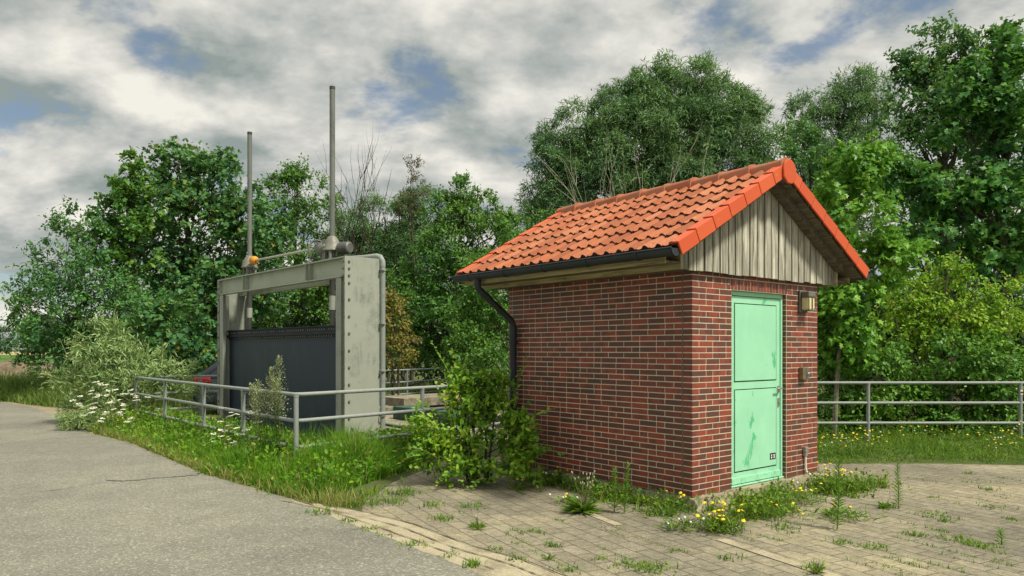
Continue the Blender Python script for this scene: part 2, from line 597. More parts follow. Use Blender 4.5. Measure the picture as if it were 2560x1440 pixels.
# ------------------------------------------------------------------ frames of the two main structures
HC = Vector((1.85, 7.56, 0)); HROT = math.atan2(0.63, 0.777)
GC = Vector((-2.635, 11.6, 0)); GROT = math.atan2(-0.746, 0.665)
gX = Vector((0.665, -0.746, 0)); gY = Vector((0.746, 0.665, 0))


def GP(x, y, z=0.0):
    return GC + gX * x + gY * y + Vector((0, 0, z))


# ------------------------------------------------------------------ ground, road, paving
def sheet(name, pts, z, material, kind='structure'):
    me = bpy.data.meshes.new(name)
    me.from_pydata([(p[0], p[1], z) for p in pts], [], [list(range(len(pts)))])
    me.update()
    if me.polygons[0].normal.z < 0:
        me.flip_normals()
    me.materials.append(material)
    o = bpy.data.objects.new(name, me)
    COL.objects.link(o)
    o['kind'] = kind
    return o


# ground: one sheet with the opening of the sluice channel
hole = [GP(-5.15, -0.9), GP(-0.2, -0.9), GP(-0.2, 6.0), GP(-5.15, 6.0)]
big = [Vector((-1500, -40, 0)), Vector((1500, -40, 0)), Vector((1500, 2500, 0)), Vector((-1500, 2500, 0))]
mb = MB()
# order the outer corners to pair with the hole corners: left, near, right, far
hl = sorted(hole, key=lambda p: p.y)
near, far = hl[0], hl[3]
left, right = sorted(hl[1:3], key=lambda p: p.x)
ring_in = [left, near, right, far]
ring_out = [Vector((-1500, -40, 0)), Vector((1500, -40, 0)), Vector((1500, 2500, 0)), Vector((-1500, 2500, 0))]
mb.add(ring_in + ring_out, [(0, 4, 5, 1), (1, 5, 6, 2), (2, 6, 7, 3), (3, 7, 4, 0)])
g_ = mb.build('ground', M['ground']); g_['kind'] = 'structure'

edge_px = [(75, 1017), (157, 1045), (240, 1088), (320, 1107), (416, 1147), (506, 1187), (640, 1224), (740, 1256), (870, 1310), (1060, 1380), (1200, 1437)]
EDGE = [Vector((-45, 25, 0)), Vector((-24, 24.0, 0)), G(0, 1006)] + [G(*p) for p in edge_px] + [Vector((1.35, 3.5, 0)), Vector((4.5, -0.4, 0)), Vector((9, -6, 0))]
# fill in extra points so that the edge can wander a little
ED = []
for a, b in zip(EDGE[:-1], EDGE[1:]):
    k = max(1, int((b - a).length / 0.18)) if 3 < a.y < 22 else 1
    for i in range(k):
        p = a.lerp(b, i / k)
        if k > 1:
            p = p + Vector((rnd.uniform(-1, 1), rnd.uniform(-1, 1), 0)) * 0.018
        ED.append(p)
ED.append(EDGE[-1])
sheet('road', ED + [Vector((-45, -6, 0))], 0.008, M['asphalt'])
# sandy shoulder beside the road
sh = [e + Vector((0.777, 0.63, 0)) * (0.32 + 0.14 * math.sin(k * 1.7) * math.sin(k * 0.6) + (0.9 if -11.5 < e.x < -9 else 0)) for k, e in enumerate(EDGE[2:10])]
sheet('shoulder', [e + Vector((-0.3, -0.2, 0)) for e in EDGE[2:10]] + sh[::-1], 0.004, M['sand'])
# concrete gutter strip between road and paving, in two bands with a joint
st_out = [G(700, 1240), G(734, 1248.6), G(902, 1279), G(1037, 1312), G(1171, 1363), G(1305, 1400), G(1406, 1440), Vector((2.35, 3.35, 0)), Vector((6.6, -0.9, 0))]
st_mid = [G(720, 1246), G(741, 1252), G(880, 1297), G(1010, 1343), G(1130, 1388), G(1250, 1432), Vector((0.75, 4.6, 0)), Vector((1.95, 3.3, 0)), Vector((6.2, -1.0, 0))]
st_in = [G(700, 1245), G(740, 1258), G(870, 1312), G(1060, 1382), G(1200, 1439), Vector((1.33, 3.48, 0)), Vector((4.4, -0.45, 0))]
sheet('gutter_strip', [p + Vector((-0.1, -0.08, 0)) for p in st_in] + st_out[::-1], 0.005, M['strip'])
PAV = [G(905, 1262), G(985, 1205), G(1100, 1160), Vector((-1.0, 10.9, 0)), Vector((0.5, 11.6, 0)), Vector((2.2, 11.2, 0)), Vector((4.0, 10.55, 0)), Vector((6.0, 10.6, 0)), Vector((9, 10.2, 0)), Vector((14, 10.0, 0)), Vector((14, -5, 0)), Vector((9.5, -5, 0))] + [p + Vector((0.012, 0.01, 0)) for p in st_out[2:]][::-1]
sheet('paving', PAV, 0.004, M['pavers'])
M['tar'] = simple('tar', (0.085, 0.083, 0.07), 0.9)
for (pxs, w0) in (([(262, 1203), (300, 1204), (345, 1203), (380, 1198), (430, 1195), (470, 1191), (505, 1188)], 0.035), ([(0, 1112), (70, 1104), (140, 1098), (210, 1093), (250, 1091)], 0.02), ([(60, 1236), (150, 1226), (230, 1214), (262, 1207)], 0.012)):
    ln_ = []
    for a, b in zip(pxs[:-1], pxs[1:]):
        for k in range(6):
            p = G(a[0] + (b[0] - a[0]) * k / 6, a[1] + (b[1] - a[1]) * k / 6)
            ln_.append(p + Vector((rnd.uniform(-1, 1), rnd.uniform(-1, 1), 0)) * 0.018)
    up_l = [p + Vector((0, w0 * rnd.uniform(0.2, 1.0), 0)) for p in ln_]
    dn_l = [p - Vector((0, w0 * rnd.uniform(0.2, 1.0), 0)) for p in ln_]
    mbk = MB(); n_c = len(ln_)
    mbk.add([(p.x, p.y, 0.012) for p in dn_l + up_l], [(k, k + 1, n_c + k + 1, n_c + k) for k in range(n_c - 1)])
    mbk.build('road_crack', M['tar'])['kind'] = 'structure'
# pale kerb bands crossing the paving
for a, b, wd in ((G(1790, 1352), G(2035, 1434), 0.055), (G(1455, 1283), G(1537, 1316), 0.045)):
    d = (b - a).normalized(); n = Vector((-d.y, d.x, 0))
    b2 = b + d * (2.5 if wd > 0.05 else 0)
    sheet('kerb_strip', [a, b2, b2 + n * wd * 2, a + n * wd * 2], 0.009, M['strip'])
mbj = MB()
for line, off in ((st_mid[:6], 0.0), (st_out[1:7], -0.16), (st_out[1:7], -0.012)):
    fine_l = []
    for a, b in zip(line[:-1], line[1:]):
        for k in range(8):
            p = a.lerp(b, k / 8) + Vector((0.71, 0.70, 0)) * (off + rnd.uniform(-0.005, 0.005))
            fine_l.append(p)
    wds = [rnd.choice((0.002, 0.004, 0.006, 0.009)) for _ in fine_l]
    n_c = len(fine_l)
    mbj.add([(p.x - 0.71 * q, p.y - 0.70 * q, 0.013) for p, q in zip(fine_l, wds)] + [(p.x + 0.71 * q, p.y + 0.70 * q, 0.013) for p, q in zip(fine_l, wds)], [(k, k + 1, n_c + k + 1, n_c + k) for k in range(n_c - 1)])
M['joint_soil'] = mat('joint_soil', m_soil((0.09, 0.08, 0.055), (0.18, 0.16, 0.10), 8.0))
mbj.build('gutter_joint', M['joint_soil'])['kind'] = 'structure'
# fields far left
sheet('meadow', [Vector((-160, 55, 0)), Vector((-36, 55, 0)), Vector((-60, 200, 0)), Vector((-300, 200, 0))], 0.02, M['meadow'])
sheet('wheat_field', [Vector((-400, 205, 0)), Vector((-120, 205, 0)), Vector((-250, 470, 0)), Vector((-800, 470, 0))], 0.05, M['wheat'])

# soil mound on the far left
mbm = MB()
nu, nv = 26, 12
for j in range(nv + 1):
    for i in range(nu + 1):
        a, b = i / nu * 2 - 1, j / nv * 2 - 1
        h = max(0, (1 - a * a)) ** 0.8 * max(0, (1 - b * b)) ** 0.8 * 1.0
        h *= 1 + 0.25 * math.sin(i * 1.3) * math.sin(j * 1.9)
        mbm.v.append((-22.5 + a * 5.5, 33 + b * 3, h - 0.02))
for j in range(nv):
    for i in range(nu):
        k = j * (nu + 1) + i
        mbm.f.append([k, k + 1, k + nu + 2, k + nu + 1]); mbm.m.append(0); mbm.s.append(True)
o = mbm.build('soil_mound', M['soil']); o['kind'] = 'structure'

# ------------------------------------------------------------------ pump house
def m_brick(t):
    g = t.n('ShaderNodeNewGeometry')
    co = (t.n('ShaderNodeTexCoord'), 'Object')
    rp = (g, 'Random Per Island')
    off = t.vmath('ADD', co, t.n('ShaderNodeCombineXYZ', i={0: t.math('MULTIPLY', rp, 53.0), 1: t.math('MULTIPLY', rp, 31.0), 2: t.math('MULTIPLY', rp, 17.0)}))
    n = t.noise(t.n('ShaderNodeMapping', i={'Vector': off, 'Scale': (1.0, 1.0, 0.6)}), 6.5, 3, 0.5)
    f = t.math('ADD', t.math('MULTIPLY', n, 1.5), t.math('MULTIPLY_ADD', rp, 0.5))
    col = t.ramp(t.math('SUBTRACT', f, 0.70), [(0.10, (0.074, 0.048, 0.039)), (0.45, (0.098, 0.047, 0.037)), (0.78, (0.138, 0.045, 0.034)), (1.0, (0.25, 0.056, 0.034))])
    fl = t.noise(co, 60, 3, 0.6)
    col = t.mix(0.35, col, t.ramp(fl, [(0.3, 0.65), (0.7, 1.2)]), 'MULTIPLY')
    return bsdf(t, col, 0.48, 0, 0.35, bump(t, fl, 0.15, 0.003))


def m_mortar(t):
    co = obj_co(t)
    n = t.noise(co, 5, 5, 0.6)
    return bsdf(t, t.ramp(n, [(0.3, (0.56, 0.485, 0.34)), (0.7, (0.70, 0.62, 0.45))]), 0.95, 0, 0.1, bump(t, t.noise(co, 120, 2), 0.3, 0.003))


def m_tile(t):
    g = t.n('ShaderNodeNewGeometry')
    co = obj_co(t)
    rp = (g, 'Random Per Island')
    col = t.ramp(rp, [(0.0, (0.27, 0.082, 0.036)), (0.5, (0.37, 0.117, 0.050)), (1.0, (0.44, 0.165, 0.082))])
    n = t.noise(co, 2.2, 6, 0.7)
    col = t.mix(t.ramp(n, [(0.48, 0.0), (0.72, 0.55)]), col, (0.30, 0.12, 0.065))
    m2 = t.noise(co, 9, 5, 0.75)
    col = t.mix(t.ramp(m2, [(0.58, 0.0), (0.72, 0.7)]), col, (0.16, 0.10, 0.055))
    l = t.noise(co, 5.3, 3, 0.5)
    col = t.mix(t.ramp(l, [(0.735, 0.0), (0.75, 0.8)]), col, (0.50, 0.30, 0.03))
    fl = t.noise(co, 55, 3, 0.7)
    col = t.mix(0.55, col, t.ramp(fl, [(0.3, 0.6), (0.7, 1.25)]), 'MULTIPLY')
    return bsdf(t, col, 0.75, 0, 0.2, bump(t, fl, 0.4, 0.004))


def m_ridge(t):
    co = obj_co(t)
    g = t.n('ShaderNodeNewGeometry')
    col = t.ramp((g, 'Random Per Island'), [(0.0, (0.40, 0.125, 0.068)), (1.0, (0.48, 0.18, 0.105))])
    m2 = t.noise(co, 6, 6, 0.75)
    col = t.mix(t.ramp(m2, [(0.5, 0.0), (0.64, 0.75)]), col, (0.26, 0.18, 0.10))
    l = t.noise(co, 17, 4, 0.7)
    col = t.mix(t.ramp(l, [(0.6, 0.0), (0.68, 0.8)]), col, (0.45, 0.30, 0.05))
    return bsdf(t, col, 0.85, 0, 0.15, bump(t, m2, 0.5, 0.01))


def m_verge(t):
    co = obj_co(t)
    g = t.n('ShaderNodeNewGeometry')
    col = t.ramp((g, 'Random Per Island'), [(0.0, (0.52, 0.080, 0.026)), (1.0, (0.60, 0.105, 0.034))])
    l = t.noise(co, 20, 5, 0.75)
    col = t.mix(t.ramp(l, [(0.60, 0.0), (0.70, 0.8)]), col, (0.40, 0.26, 0.06))
    return bsdf(t, col, 0.55, 0, 0.3)


def m_wood(c, grey, vert=True, sc_=1.0):
    def fn(t):
        co = obj_co(t)
        g = t.n('ShaderNodeNewGeometry')
        rp = (g, 'Random Per Island')
        off = t.vmath('ADD', co, t.n('ShaderNodeCombineXYZ', i={0: t.math('MULTIPLY', rp, 37.0), 1: t.math('MULTIPLY', rp, 11.0), 2: t.math('MULTIPLY', rp, 23.0)}))
        s = (26 * sc_, 26 * sc_, 1.6 * sc_) if vert else (26 * sc_, 1.6 * sc_, 26 * sc_)
        mp = t.n('ShaderNodeMapping', i={'Vector': off, 'Scale': s})
        n = t.noise(mp, 1.0, 7, 0.7, 0.8)
        col = t.ramp(n, [(0.33, tuple(x * 0.36 for x in grey)), (0.5, grey), (0.66, c)])
        tint = t.ramp(rp, [(0, 0.8), (1, 1.12)])
        col = t.mix(1.0, col, tint, 'MULTIPLY')
        kn = t.n('ShaderNodeTexVoronoi', feature='F1', i={'Vector': t.n('ShaderNodeMapping', i={'Vector': off, 'Scale': (5, 5, 2.0) if vert else (5, 2.0, 5)}), 'Scale': 1.0})
        col = t.mix(t.ramp((kn, 'Distance'), [(0.0, 0.9), (0.09, 0.0)]), col, (0.06, 0.045, 0.03))
        return bsdf(t, col, 0.85, 0, 0.15, bump(t, n, 0.5, 0.004))
    return fn


def m_door(t):
    co = obj_co(t)
    n = t.noise(co, 2.4, 5, 0.6)
    col = t.ramp(n, [(0.3, (0.27, 0.60, 0.39)), (0.7, (0.33, 0.68, 0.45))])
    pn = t.noise(t.n('ShaderNodeMapping', i={'Vector': co, 'Scale': (3.6, 3.6, 2.1), 'Location': (0.65, 0, 0.35)}), 1.0, 6, 0.62, 0.5)
    col = t.mix(t.ramp(pn, [(0.62, 0.0), (0.665, 0.9)]), col, (0.075, 0.43, 0.20))
    sn = t.noise(t.n('ShaderNodeMapping', i={'Vector': co, 'Scale': (9, 9, 1.6)}), 1.0, 5, 0.7)
    col = t.mix(t.ramp(sn, [(0.58, 0.0), (0.75, 0.35)]), col, (0.2, 0.42, 0.24))
    sp = t.n('ShaderNodeSeparateXYZ', i={0: co})
    rust = t.math('MULTIPLY', t.ramp(t.math('MULTIPLY', (sp, 2), 1.0), [(0.14, 1.0), (0.40, 0.0)]), t.ramp(t.noise(co, 9, 5, 0.7), [(0.5, 0.0), (0.62, 0.7)]))
    col = t.mix(rust, col, (0.13, 0.35, 0.18))
    return bsdf(t, col, 0.45, 0, 0.35)


M['brick'] = mat('brick', m_brick)
M['mortar'] = mat('mortar', m_mortar)
M['tile'] = mat('roof_tile', m_tile)
M['ridge'] = mat('ridge_tile', m_ridge)
M['verge'] = mat('verge_tile', m_verge)
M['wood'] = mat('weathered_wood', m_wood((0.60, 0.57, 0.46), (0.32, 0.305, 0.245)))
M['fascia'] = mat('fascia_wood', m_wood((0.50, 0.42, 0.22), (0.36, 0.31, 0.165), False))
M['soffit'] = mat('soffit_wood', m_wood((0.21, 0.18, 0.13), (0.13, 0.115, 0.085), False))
M['door'] = mat('door_paint', m_door)
M['black_plastic'] = simple('gutter_plastic', (0.028, 0.034, 0.04), 0.42, 0, 0.2, 3)
M['zinc'] = simple('steel_fittings', (0.45, 0.44, 0.40), 0.4, 0.7, 0.2, 20)
M['joint'] = simple('joint_filler', (0.16, 0.12, 0.09), 0.8)
M['lamp_metal'] = simple('lamp_metal', (0.17, 0.16, 0.135), 0.5, 0.3, 0.2, 10)
M['lamp_glass'] = simple('lamp_glass', (0.66, 0.60, 0.32), 0.25, 0, 0.08, 10, 0.5)
M['brass'] = simple('box_metal', (0.30, 0.25, 0.15), 0.4, 0.6, 0.2, 10)
M['dark'] = simple('dark_gap', (0.012, 0.012, 0.012), 0.9)
M['white'] = simple('white_paint', (0.75, 0.73, 0.66), 0.6)

hut = empty('pump_house', HC, HROT, 'small red brick pump house with orange tiled gable roof and mint green door', 'building')
HW, HD, Z0, CH, NCRS = 2.49, 3.0, 0.13, 2.35 / 38, 38
Z1 = Z0 + CH * NCRS
DX0, DX1, DZ1 = 0.689, 1.785, Z0 + CH * 35
JT = 0.0105


def put_bricks(mb, org, dx, nn, length, parity, openings=(), hole_courses=(), seed=0, skip=None, breaks=()):
    """one face of brickwork in a wild bond; every brick is an island standing 3 mm proud of the mortar"""
    g = random.Random(seed)
    dx, nn = Vector(dx), Vector(nn)

    def brick(a, b, z0, z1):
        if b - a < 0.02:
            return
        pr = 0.003 + g.uniform(-0.0006, 0.0006)
        vs = []
        for (x, z) in ((a, z0), (b, z0), (b, z1), (a, z1)):
            p = Vector(org) + dx * x + Vector((0, 0, z))
            vs += [p + nn * pr, p - nn * 0.01]
        fs = [(0, 2, 4, 6), (0, 1, 3, 2), (2, 3, 5, 4), (4, 5, 7, 6), (6, 7, 1, 0)]
        if (vs[2] - vs[0]).cross(vs[6] - vs[0]).dot(nn) < 0:
            fs = [f[::-1] for f in fs]
        mb.add(vs, fs, 0)
    for c in range(NCRS):
        z0, z1 = Z0 + c * CH + JT / 2, Z0 + (c + 1) * CH - JT / 2
        spans = [(0.0, length)]
        for (a, b, c0, c1) in openings:
            if c0 <= c < c1:
                spans = [q for s in spans for q in ((s[0], min(s[1], a)), (max(s[0], b), s[1])) if q[1] - q[0] > 0.01]
        for bk in breaks:
            spans = [q for s in spans for q in (((s[0], bk), (bk, s[1])) if s[0] < bk < s[1] else (s,))]
        for (a, b) in spans:
            x = a
            first = True
            run = g.randint(0, 3)
            while x < b - 0.015:
                if first:
                    ln = 0.115 if (c + parity) % 2 else 0.235
                    first = False
                else:
                    run += 1
                    if run > g.randint(2, 5):
                        ln = 0.115; run = 0
                    else:
                        ln = 0.235
                if b - (x + ln) < 0.06:
                    ln = b - x if b - x < 0.26 else (b - x) / 2
                brick(x + (0 if x == a and a in (0.0,) else JT / 2), x + ln - (0 if x + ln >= b - 1e-4 and b == length else JT / 2), z0, z1)
                x += ln
    for (a, b, c0, c1) in hole_courses:   # soldier course
        k = int(round((b - a) / 0.0625))
        for i in range(k):
            xa = a + (b - a) * i / k
            brick(xa + JT / 2.4, xa + (b - a) / k - JT / 2.4, Z0 + c0 * CH + JT / 2, Z0 + c1 * CH - JT / 2)


wall = MB()
t_ = 0.2
for bx_ in ((0, DX0, 0, t_, Z0, Z1), (DX1, HW, 0, t_, Z0, Z1), (DX0, DX1, 0, t_, DZ1, Z1), (0, t_, t_, HD - t_, Z0, Z1), (HW - t_, HW, t_, HD - t_, Z0, Z1), (0, HW, HD - t_, HD, Z0, Z1)):
    wall.box(*bx_, mi=1)
SX0, SX1 = DX0 - 0.02, DX1 + 0.02
put_bricks(wall, (0, 0, 0), (1, 0, 0), (0, -1, 0), HW, 0, [(DX0, DX1, 0, 35), (SX0, SX1, 35, 37)], [(SX0, SX1, 35, 37)], 3)
put_bricks(wall, (0, 0, 0), (0, 1, 0), (-1, 0, 0), HD, 1, seed=4, breaks=(0.118,))
put_bricks(wall, (HW, 0, 0), (0, 1, 0), (1, 0, 0), HD, 1, seed=5)
put_bricks(wall, (0, HD, 0), (1, 0, 0), (0, 1, 0), HW, 0, seed=6)
for c in range(35):   # door reveals
    for (x, sx) in ((DX1, -1), (DX0, 1)):
        wall.box(min(x, x + sx * 0.003), max(x, x + sx * 0.003), 0.004, 0.075, Z0 + c * CH + JT / 2, Z0 + (c + 1) * CH - JT / 2, 0)
wall_o = wall.build('wall', [M['brick'], M['mortar']], hut)
MB().box(-0.0045, -0.001, 0.113, 0.124, Z0, Z1 - 0.002).build('expansion_joint', M['joint'], wall_o)

# plinth: rough concrete, edge broken up
pl = MB()
ring = []
for (a, b) in (((-0.05, -0.09), (HW + 0.05, -0.09)), ((HW + 0.05, -0.09), (HW + 0.05, HD + 0.05)), ((HW + 0.05, HD + 0.05), (-0.05, HD + 0.05)), ((-0.05, HD + 0.05), (-0.05, -0.09))):
    for k in range(24):
        ring.append((a[0] + (b[0] - a[0]) * k / 24, a[1] + (b[1] - a[1]) * k / 24))
n_ = len(ring)
cx_, cy_ = HW / 2, HD / 2
jr = [rnd.uniform(-0.018, 0.018) for _ in ring]
low = [(x + (0.03 + jr[k]) * (1 if x > cx_ else -1), y + (0.03 + jr[k]) * (1 if y > cy_ else -1), -0.02) for k, (x, y) in enumerate(ring)]
up_ = [(x + jr[k - 3] * 0.7, y + jr[k - 5] * 0.9, 0.118 + jr[k - 7] * 0.7) for k, (x, y) in enumerate(ring)]
pl.add(low + up_, [(k, (k + 1) % n_, n_ + (k + 1) % n_, n_ + k) for k in range(n_)])
inn = [(min(max(x, 0.1), HW - 0.1), min(max(y, 0.08), HD - 0.1), 0.128) for x, y in ring]
pl.add(up_ + inn, [(k, (k + 1) % n_, n_ + (k + 1) % n_, n_ + k) for k in range(n_)])
pl.build('plinth', M['plinth'], hut)

# roof
RX, RZ, EX, EZ = HW / 2, 3.655, -0.615, 2.615
RY0, RY1 = -0.305, 3.27
sl_len = math.hypot(RX - EX, RZ - EZ)
ca, sa = (RX - EX) / sl_len, (RZ - EZ) / sl_len
NR, NCOL = 7, 21
roof = MB()
pitch = (RY1 - RY0) / NCOL
prof = [(0.0, 0.0), (0.03, 0.004), (0.1, 0.019), (0.18, 0.031), (0.27, 0.036), (0.36, 0.031), (0.44, 0.019), (0.51, 0.004), (0.56, 0.0), (0.72, -0.004), (0.86, 0.0), (0.90, 0.007), (0.955, 0.007), (0.985, -0.006), (1.0, -0.006)]
for side in (0, 1):
    for r_ in range(NR):
        for c in range(NCOL):
            y0 = RY0 + c * pitch
            jz = rnd.uniform(-0.003, 0.003); js = rnd.uniform(-0.006, 0.006)
            vs = []
            s0, s1 = sl_len * r_ / NR - 0.012 + js, sl_len * (r_ + 1) / NR + 0.02
            for (s_, lift) in ((s0 + 0.012, -0.006), (s0, 0.034), (s1, 0.006)):
                for (q, h) in prof:
                    hh = lift + jz + h * (0.88 if lift > 0 else 0.7)
                    x = EX + s_ * ca - hh * sa
                    z = EZ + s_ * sa + hh * ca
                    if side:
                        x = 2 * RX - x
                    vs.append((x, y0 + q * pitch, z))
            k = len(prof)
            fs = []
            for j in range(2):
                for i in range(k - 1):
                    f = (j * k + i, j * k + i + 1, (j + 1) * k + i + 1, (j + 1) * k + i)
                    fs.append(f if side else f[::-1])
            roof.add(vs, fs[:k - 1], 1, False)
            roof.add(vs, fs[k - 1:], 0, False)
M['tile_edge'] = simple('shaded_tile_edge', (0.11, 0.05, 0.032), 0.9, 0, 0.4, 12)  # dark colour on the front rims paints in the shadow gap under each tile
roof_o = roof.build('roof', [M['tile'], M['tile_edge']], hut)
# deck below the tiles (seen at the overhangs)
dk = MB()
th = 0.07
dk.prism([(EX + 0.02, EZ - 0.012), (RX, RZ - 0.012 - 0.0), (RX, RZ - th), (EX + 0.02, EZ - th)], RY0 + 0.03, RY1 - 0.03)
dk.prism([(2 * RX - EX - 0.02, EZ - 0.012), (2 * RX - EX - 0.02, EZ - th), (RX + 0.0005, RZ - th), (RX + 0.0005, RZ - 0.012)], RY0 + 0.03, RY1 - 0.03)
# inner rafter board lower, towards the gable
for s_ in (1, -1):
    def mir(p):
        return (p[0] if s_ > 0 else 2 * RX - p[0], p[1])
    for (ya, yb, zz) in ((-0.175, -0.085, 0.115), (3.06, 3.16, 0.115)):
        dk.prism([mir((EX + 0.3, EZ + 0.3 * sa / ca - th - 0.001)), mir((RX - 0.001, RZ - th - 0.001)), mir((RX - 0.001, RZ - th - zz)), mir((EX + 0.3, EZ + 0.3 * sa / ca - th - zz))], ya, yb)
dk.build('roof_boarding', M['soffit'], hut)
# verge tiles
for (yf, yo) in ((RY0, -1), (RY1, 1)):
    vt = MB()
    for side in (0, 1):
        for r_ in range(NR):
            s0, s1 = sl_len * r_ / NR - 0.012, sl_len * (r_ + 1) / NR - 0.022
            lift = 0.050

            def PT(s_, h):
                x = EX + s_ * ca - h * sa; z = EZ + s_ * sa + h * ca
                return (2 * RX - x if side else x, z)
            a, b = PT(s0, lift + 0.012), PT(s1, lift)
            c_, d_ = PT(s1, -0.085), PT(s0, -0.080)
            e_, f_ = PT(s1, lift - 0.016), PT(s0, lift - 0.010)
            y_a, y_b = sorted((yf + yo * 0.012, yf + yo * 0.034))
            vt.prism([a, b, c_, d_], y_a, y_b)
            yi = sorted((yf + yo * 0.0115, yf - yo * 0.085))
            vt.prism([a, b, e_, f_], yi[0], yi[1])
    vt.build('verge_tiles', M['verge'], roof_o, 0.006)
# ridge tiles
rt = MB()
NRG = 9
for k in range(NRG):
    y0 = RY0 - 0.03 + (RY1 - RY0 + 0.06) * k / NRG
    y1 = RY0 - 0.03 + (RY1 - RY0 + 0.06) * (k + 1) / NRG + 0.012
    jz = rnd.uniform(-0.006, 0.006)
    rows = []
    # broad collar at the front end laps over the neighbour
    for (y, r) in ((y0, 0.112), (y0 + 0.035, 0.112), (y0 + 0.045, 0.101), (y1, 0.094)):
        row = []
        for j in range(11):
            a = math.pi * (j / 10)
            x = math.cos(a); z = math.sin(a)
            row.append((RX - x * r * 1.18, y, RZ - 0.012 + jz + (abs(z) ** 0.8) * r * 1.0 - (0.03 if j in (0, 10) else 0)))
        rows.append(row)
    vs = [p for row in rows for p in row]
    fs = []
    for a in range(3):
        for j in range(10):
            fs.append((a * 11 + j, a * 11 + j + 1, (a + 1) * 11 + j + 1, (a + 1) * 11 + j))
    rt.add(vs, fs, 0, True)
    rt.add(rows[0] + [(RX - math.cos(math.pi * j / 10) * 0.09 * 1.18, y0, RZ - 0.02 + jz + math.sin(math.pi * j / 10) * 0.08) for j in range(11)], [(j, j + 1, 12 + j, 11 + j) for j in range(10)], 0)
rt.build('ridge_tiles', M['ridge'], roof_o)
# end plate of the ridge
ep = MB()
ring = [(RX + 0.125 * math.cos(a), RZ - 0.05 + 0.125 * math.sin(a)) for a in [math.pi * k / 12 for k in range(13)]]
ring += [(RX - 0.12, RZ - 0.13), (RX - 0.04, RZ - 0.19), (RX + 0.04, RZ - 0.19), (RX + 0.12, RZ - 0.13)]
ep.prism(ring[::-1], RY0 - 0.062, RY0 - 0.036)
ep.build('ridge_end_plate', M['verge'], roof_o, 0.008)
# gable boards front and back
for nm, yg in (('gable_boards', -0.075), ('gable_boards', HD + 0.055)):
    gb = MB()
    x = -0.295
    k = 0
    while x < HW + 0.29:
        wv = rnd.uniform(0.125, 0.15)
        x1 = min(x + wv, HW + 0.295)

        def top(xx):
            return RZ - th - 0.012 - abs(xx - RX) * sa / ca
        zb = 2.452 + rnd.uniform(-0.012, 0.006)
        gap = 0.010
        xa, xb = x + gap, x1 - gap
        pts = [(xa, zb), (xb, zb), (xb, top(xb))]
        if xa < RX < xb:
            pts.append((RX, top(RX)))
        pts.append((xa, top(xa)))
        y0 = yg + (0.0 if k % 2 else 0.004)
        gb.prism(pts, y0, y0 + 0.022)
        x = x1; k += 1
    gbo = gb.build(nm, M['wood'], hut, 0.003)
    bk = MB()
    bk.prism([(-0.29, 2.465), (HW + 0.29, 2.465), (HW + 0.29, RZ - th - 0.02 - (HW + 0.29 - RX) * sa / ca), (RX, RZ - th - 0.02), (-0.29, RZ - th - 0.02 - (HW + 0.29 - RX) * sa / ca)], yg + 0.0265, yg + 0.05)
    bk.build('backing_board', M['dark'], gbo)
# soffit boxes and fascia under the eaves
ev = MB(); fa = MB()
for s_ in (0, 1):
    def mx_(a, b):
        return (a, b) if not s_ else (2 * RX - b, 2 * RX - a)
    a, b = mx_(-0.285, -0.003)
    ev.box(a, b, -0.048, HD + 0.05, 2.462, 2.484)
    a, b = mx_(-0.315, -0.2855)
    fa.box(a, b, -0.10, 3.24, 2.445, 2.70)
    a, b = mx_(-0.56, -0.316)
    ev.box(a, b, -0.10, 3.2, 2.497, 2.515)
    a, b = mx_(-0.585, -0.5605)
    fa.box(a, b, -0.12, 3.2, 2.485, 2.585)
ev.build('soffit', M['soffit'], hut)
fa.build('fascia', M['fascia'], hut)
# gutter (half round) on the left eave, and right eave
gut_l = None
for s_, gx_ in ((0, EX - 0.045), (1, 2 * RX - EX + 0.045)):
    gm = MB()
    prof_g = [(gx_ + 0.066 * math.cos(a), 2.598 + 0.066 * math.sin(a) * 1.1) for a in [math.pi + math.pi * k / 10 for k in range(11)]]
    inner = [(gx_ + 0.060 * math.cos(a), 2.598 + 0.060 * math.sin(a) * 1.1) for a in [2 * math.pi - math.pi * k / 10 for k in range(11)]]
    rows = prof_g + inner
    ya, yb = RY0 - 0.01, RY1 + 0.03
    n2 = len(rows)
    gm.add([(p[0], ya, p[1]) for p in rows] + [(p[0], yb, p[1]) for p in rows], [(k, (k + 1) % n2, n2 + (k + 1) % n2, n2 + k) for k in range(n2)], 0, True)
    for y in (ya - 0.003, yb - 0.012):
        gm.prism([(p[0], p[1]) for p in prof_g], y, y + 0.015)
    gm.tube([(gx_ + (-0.066 if not s_ else 0.066), ya, 2.600), (gx_ + (-0.066 if not s_ else 0.066), yb, 2.600)], 0.009, 8)
    go = gm.build('gutter', M['black_plastic'], hut)
    for y in (0.12, 0.82, 1.52, 2.22, 2.95):
        br = MB()
        ringb = [(gx_ + 0.0705 * math.cos(a), 2.597 + 0.0705 * 1.1 * math.sin(a)) for a in [math.pi + math.pi * k / 10 for k in range(11)]]
        ringc = [(gx_ + 0.0665 * math.cos(a), 2.597 + 0.0665 * 1.1 * math.sin(a)) for a in [2 * math.pi - math.pi * k / 10 for k in range(11)]]
        br.prism(ringb + ringc, y, y + 0.035)
        br.build('gutter_bracket', M['black_plastic'], go)
dp = MB()
yd = 2.82
dp.tube([(EX - 0.045, yd, 2.535), (EX - 0.045, yd, 2.47), (EX - 0.035, yd, 2.44)], 0.045, 12)
dp.tube([(EX - 0.045, yd, 2.48), (EX - 0.03, yd, 2.42), (-0.10, yd, 2.02), (-0.075, yd, 1.95), (-0.075, yd, 1.88)], 0.043, 12)
dp.tube([(-0.075, yd, 1.93), (-0.075, yd, 0.02)], 0.046, 12)
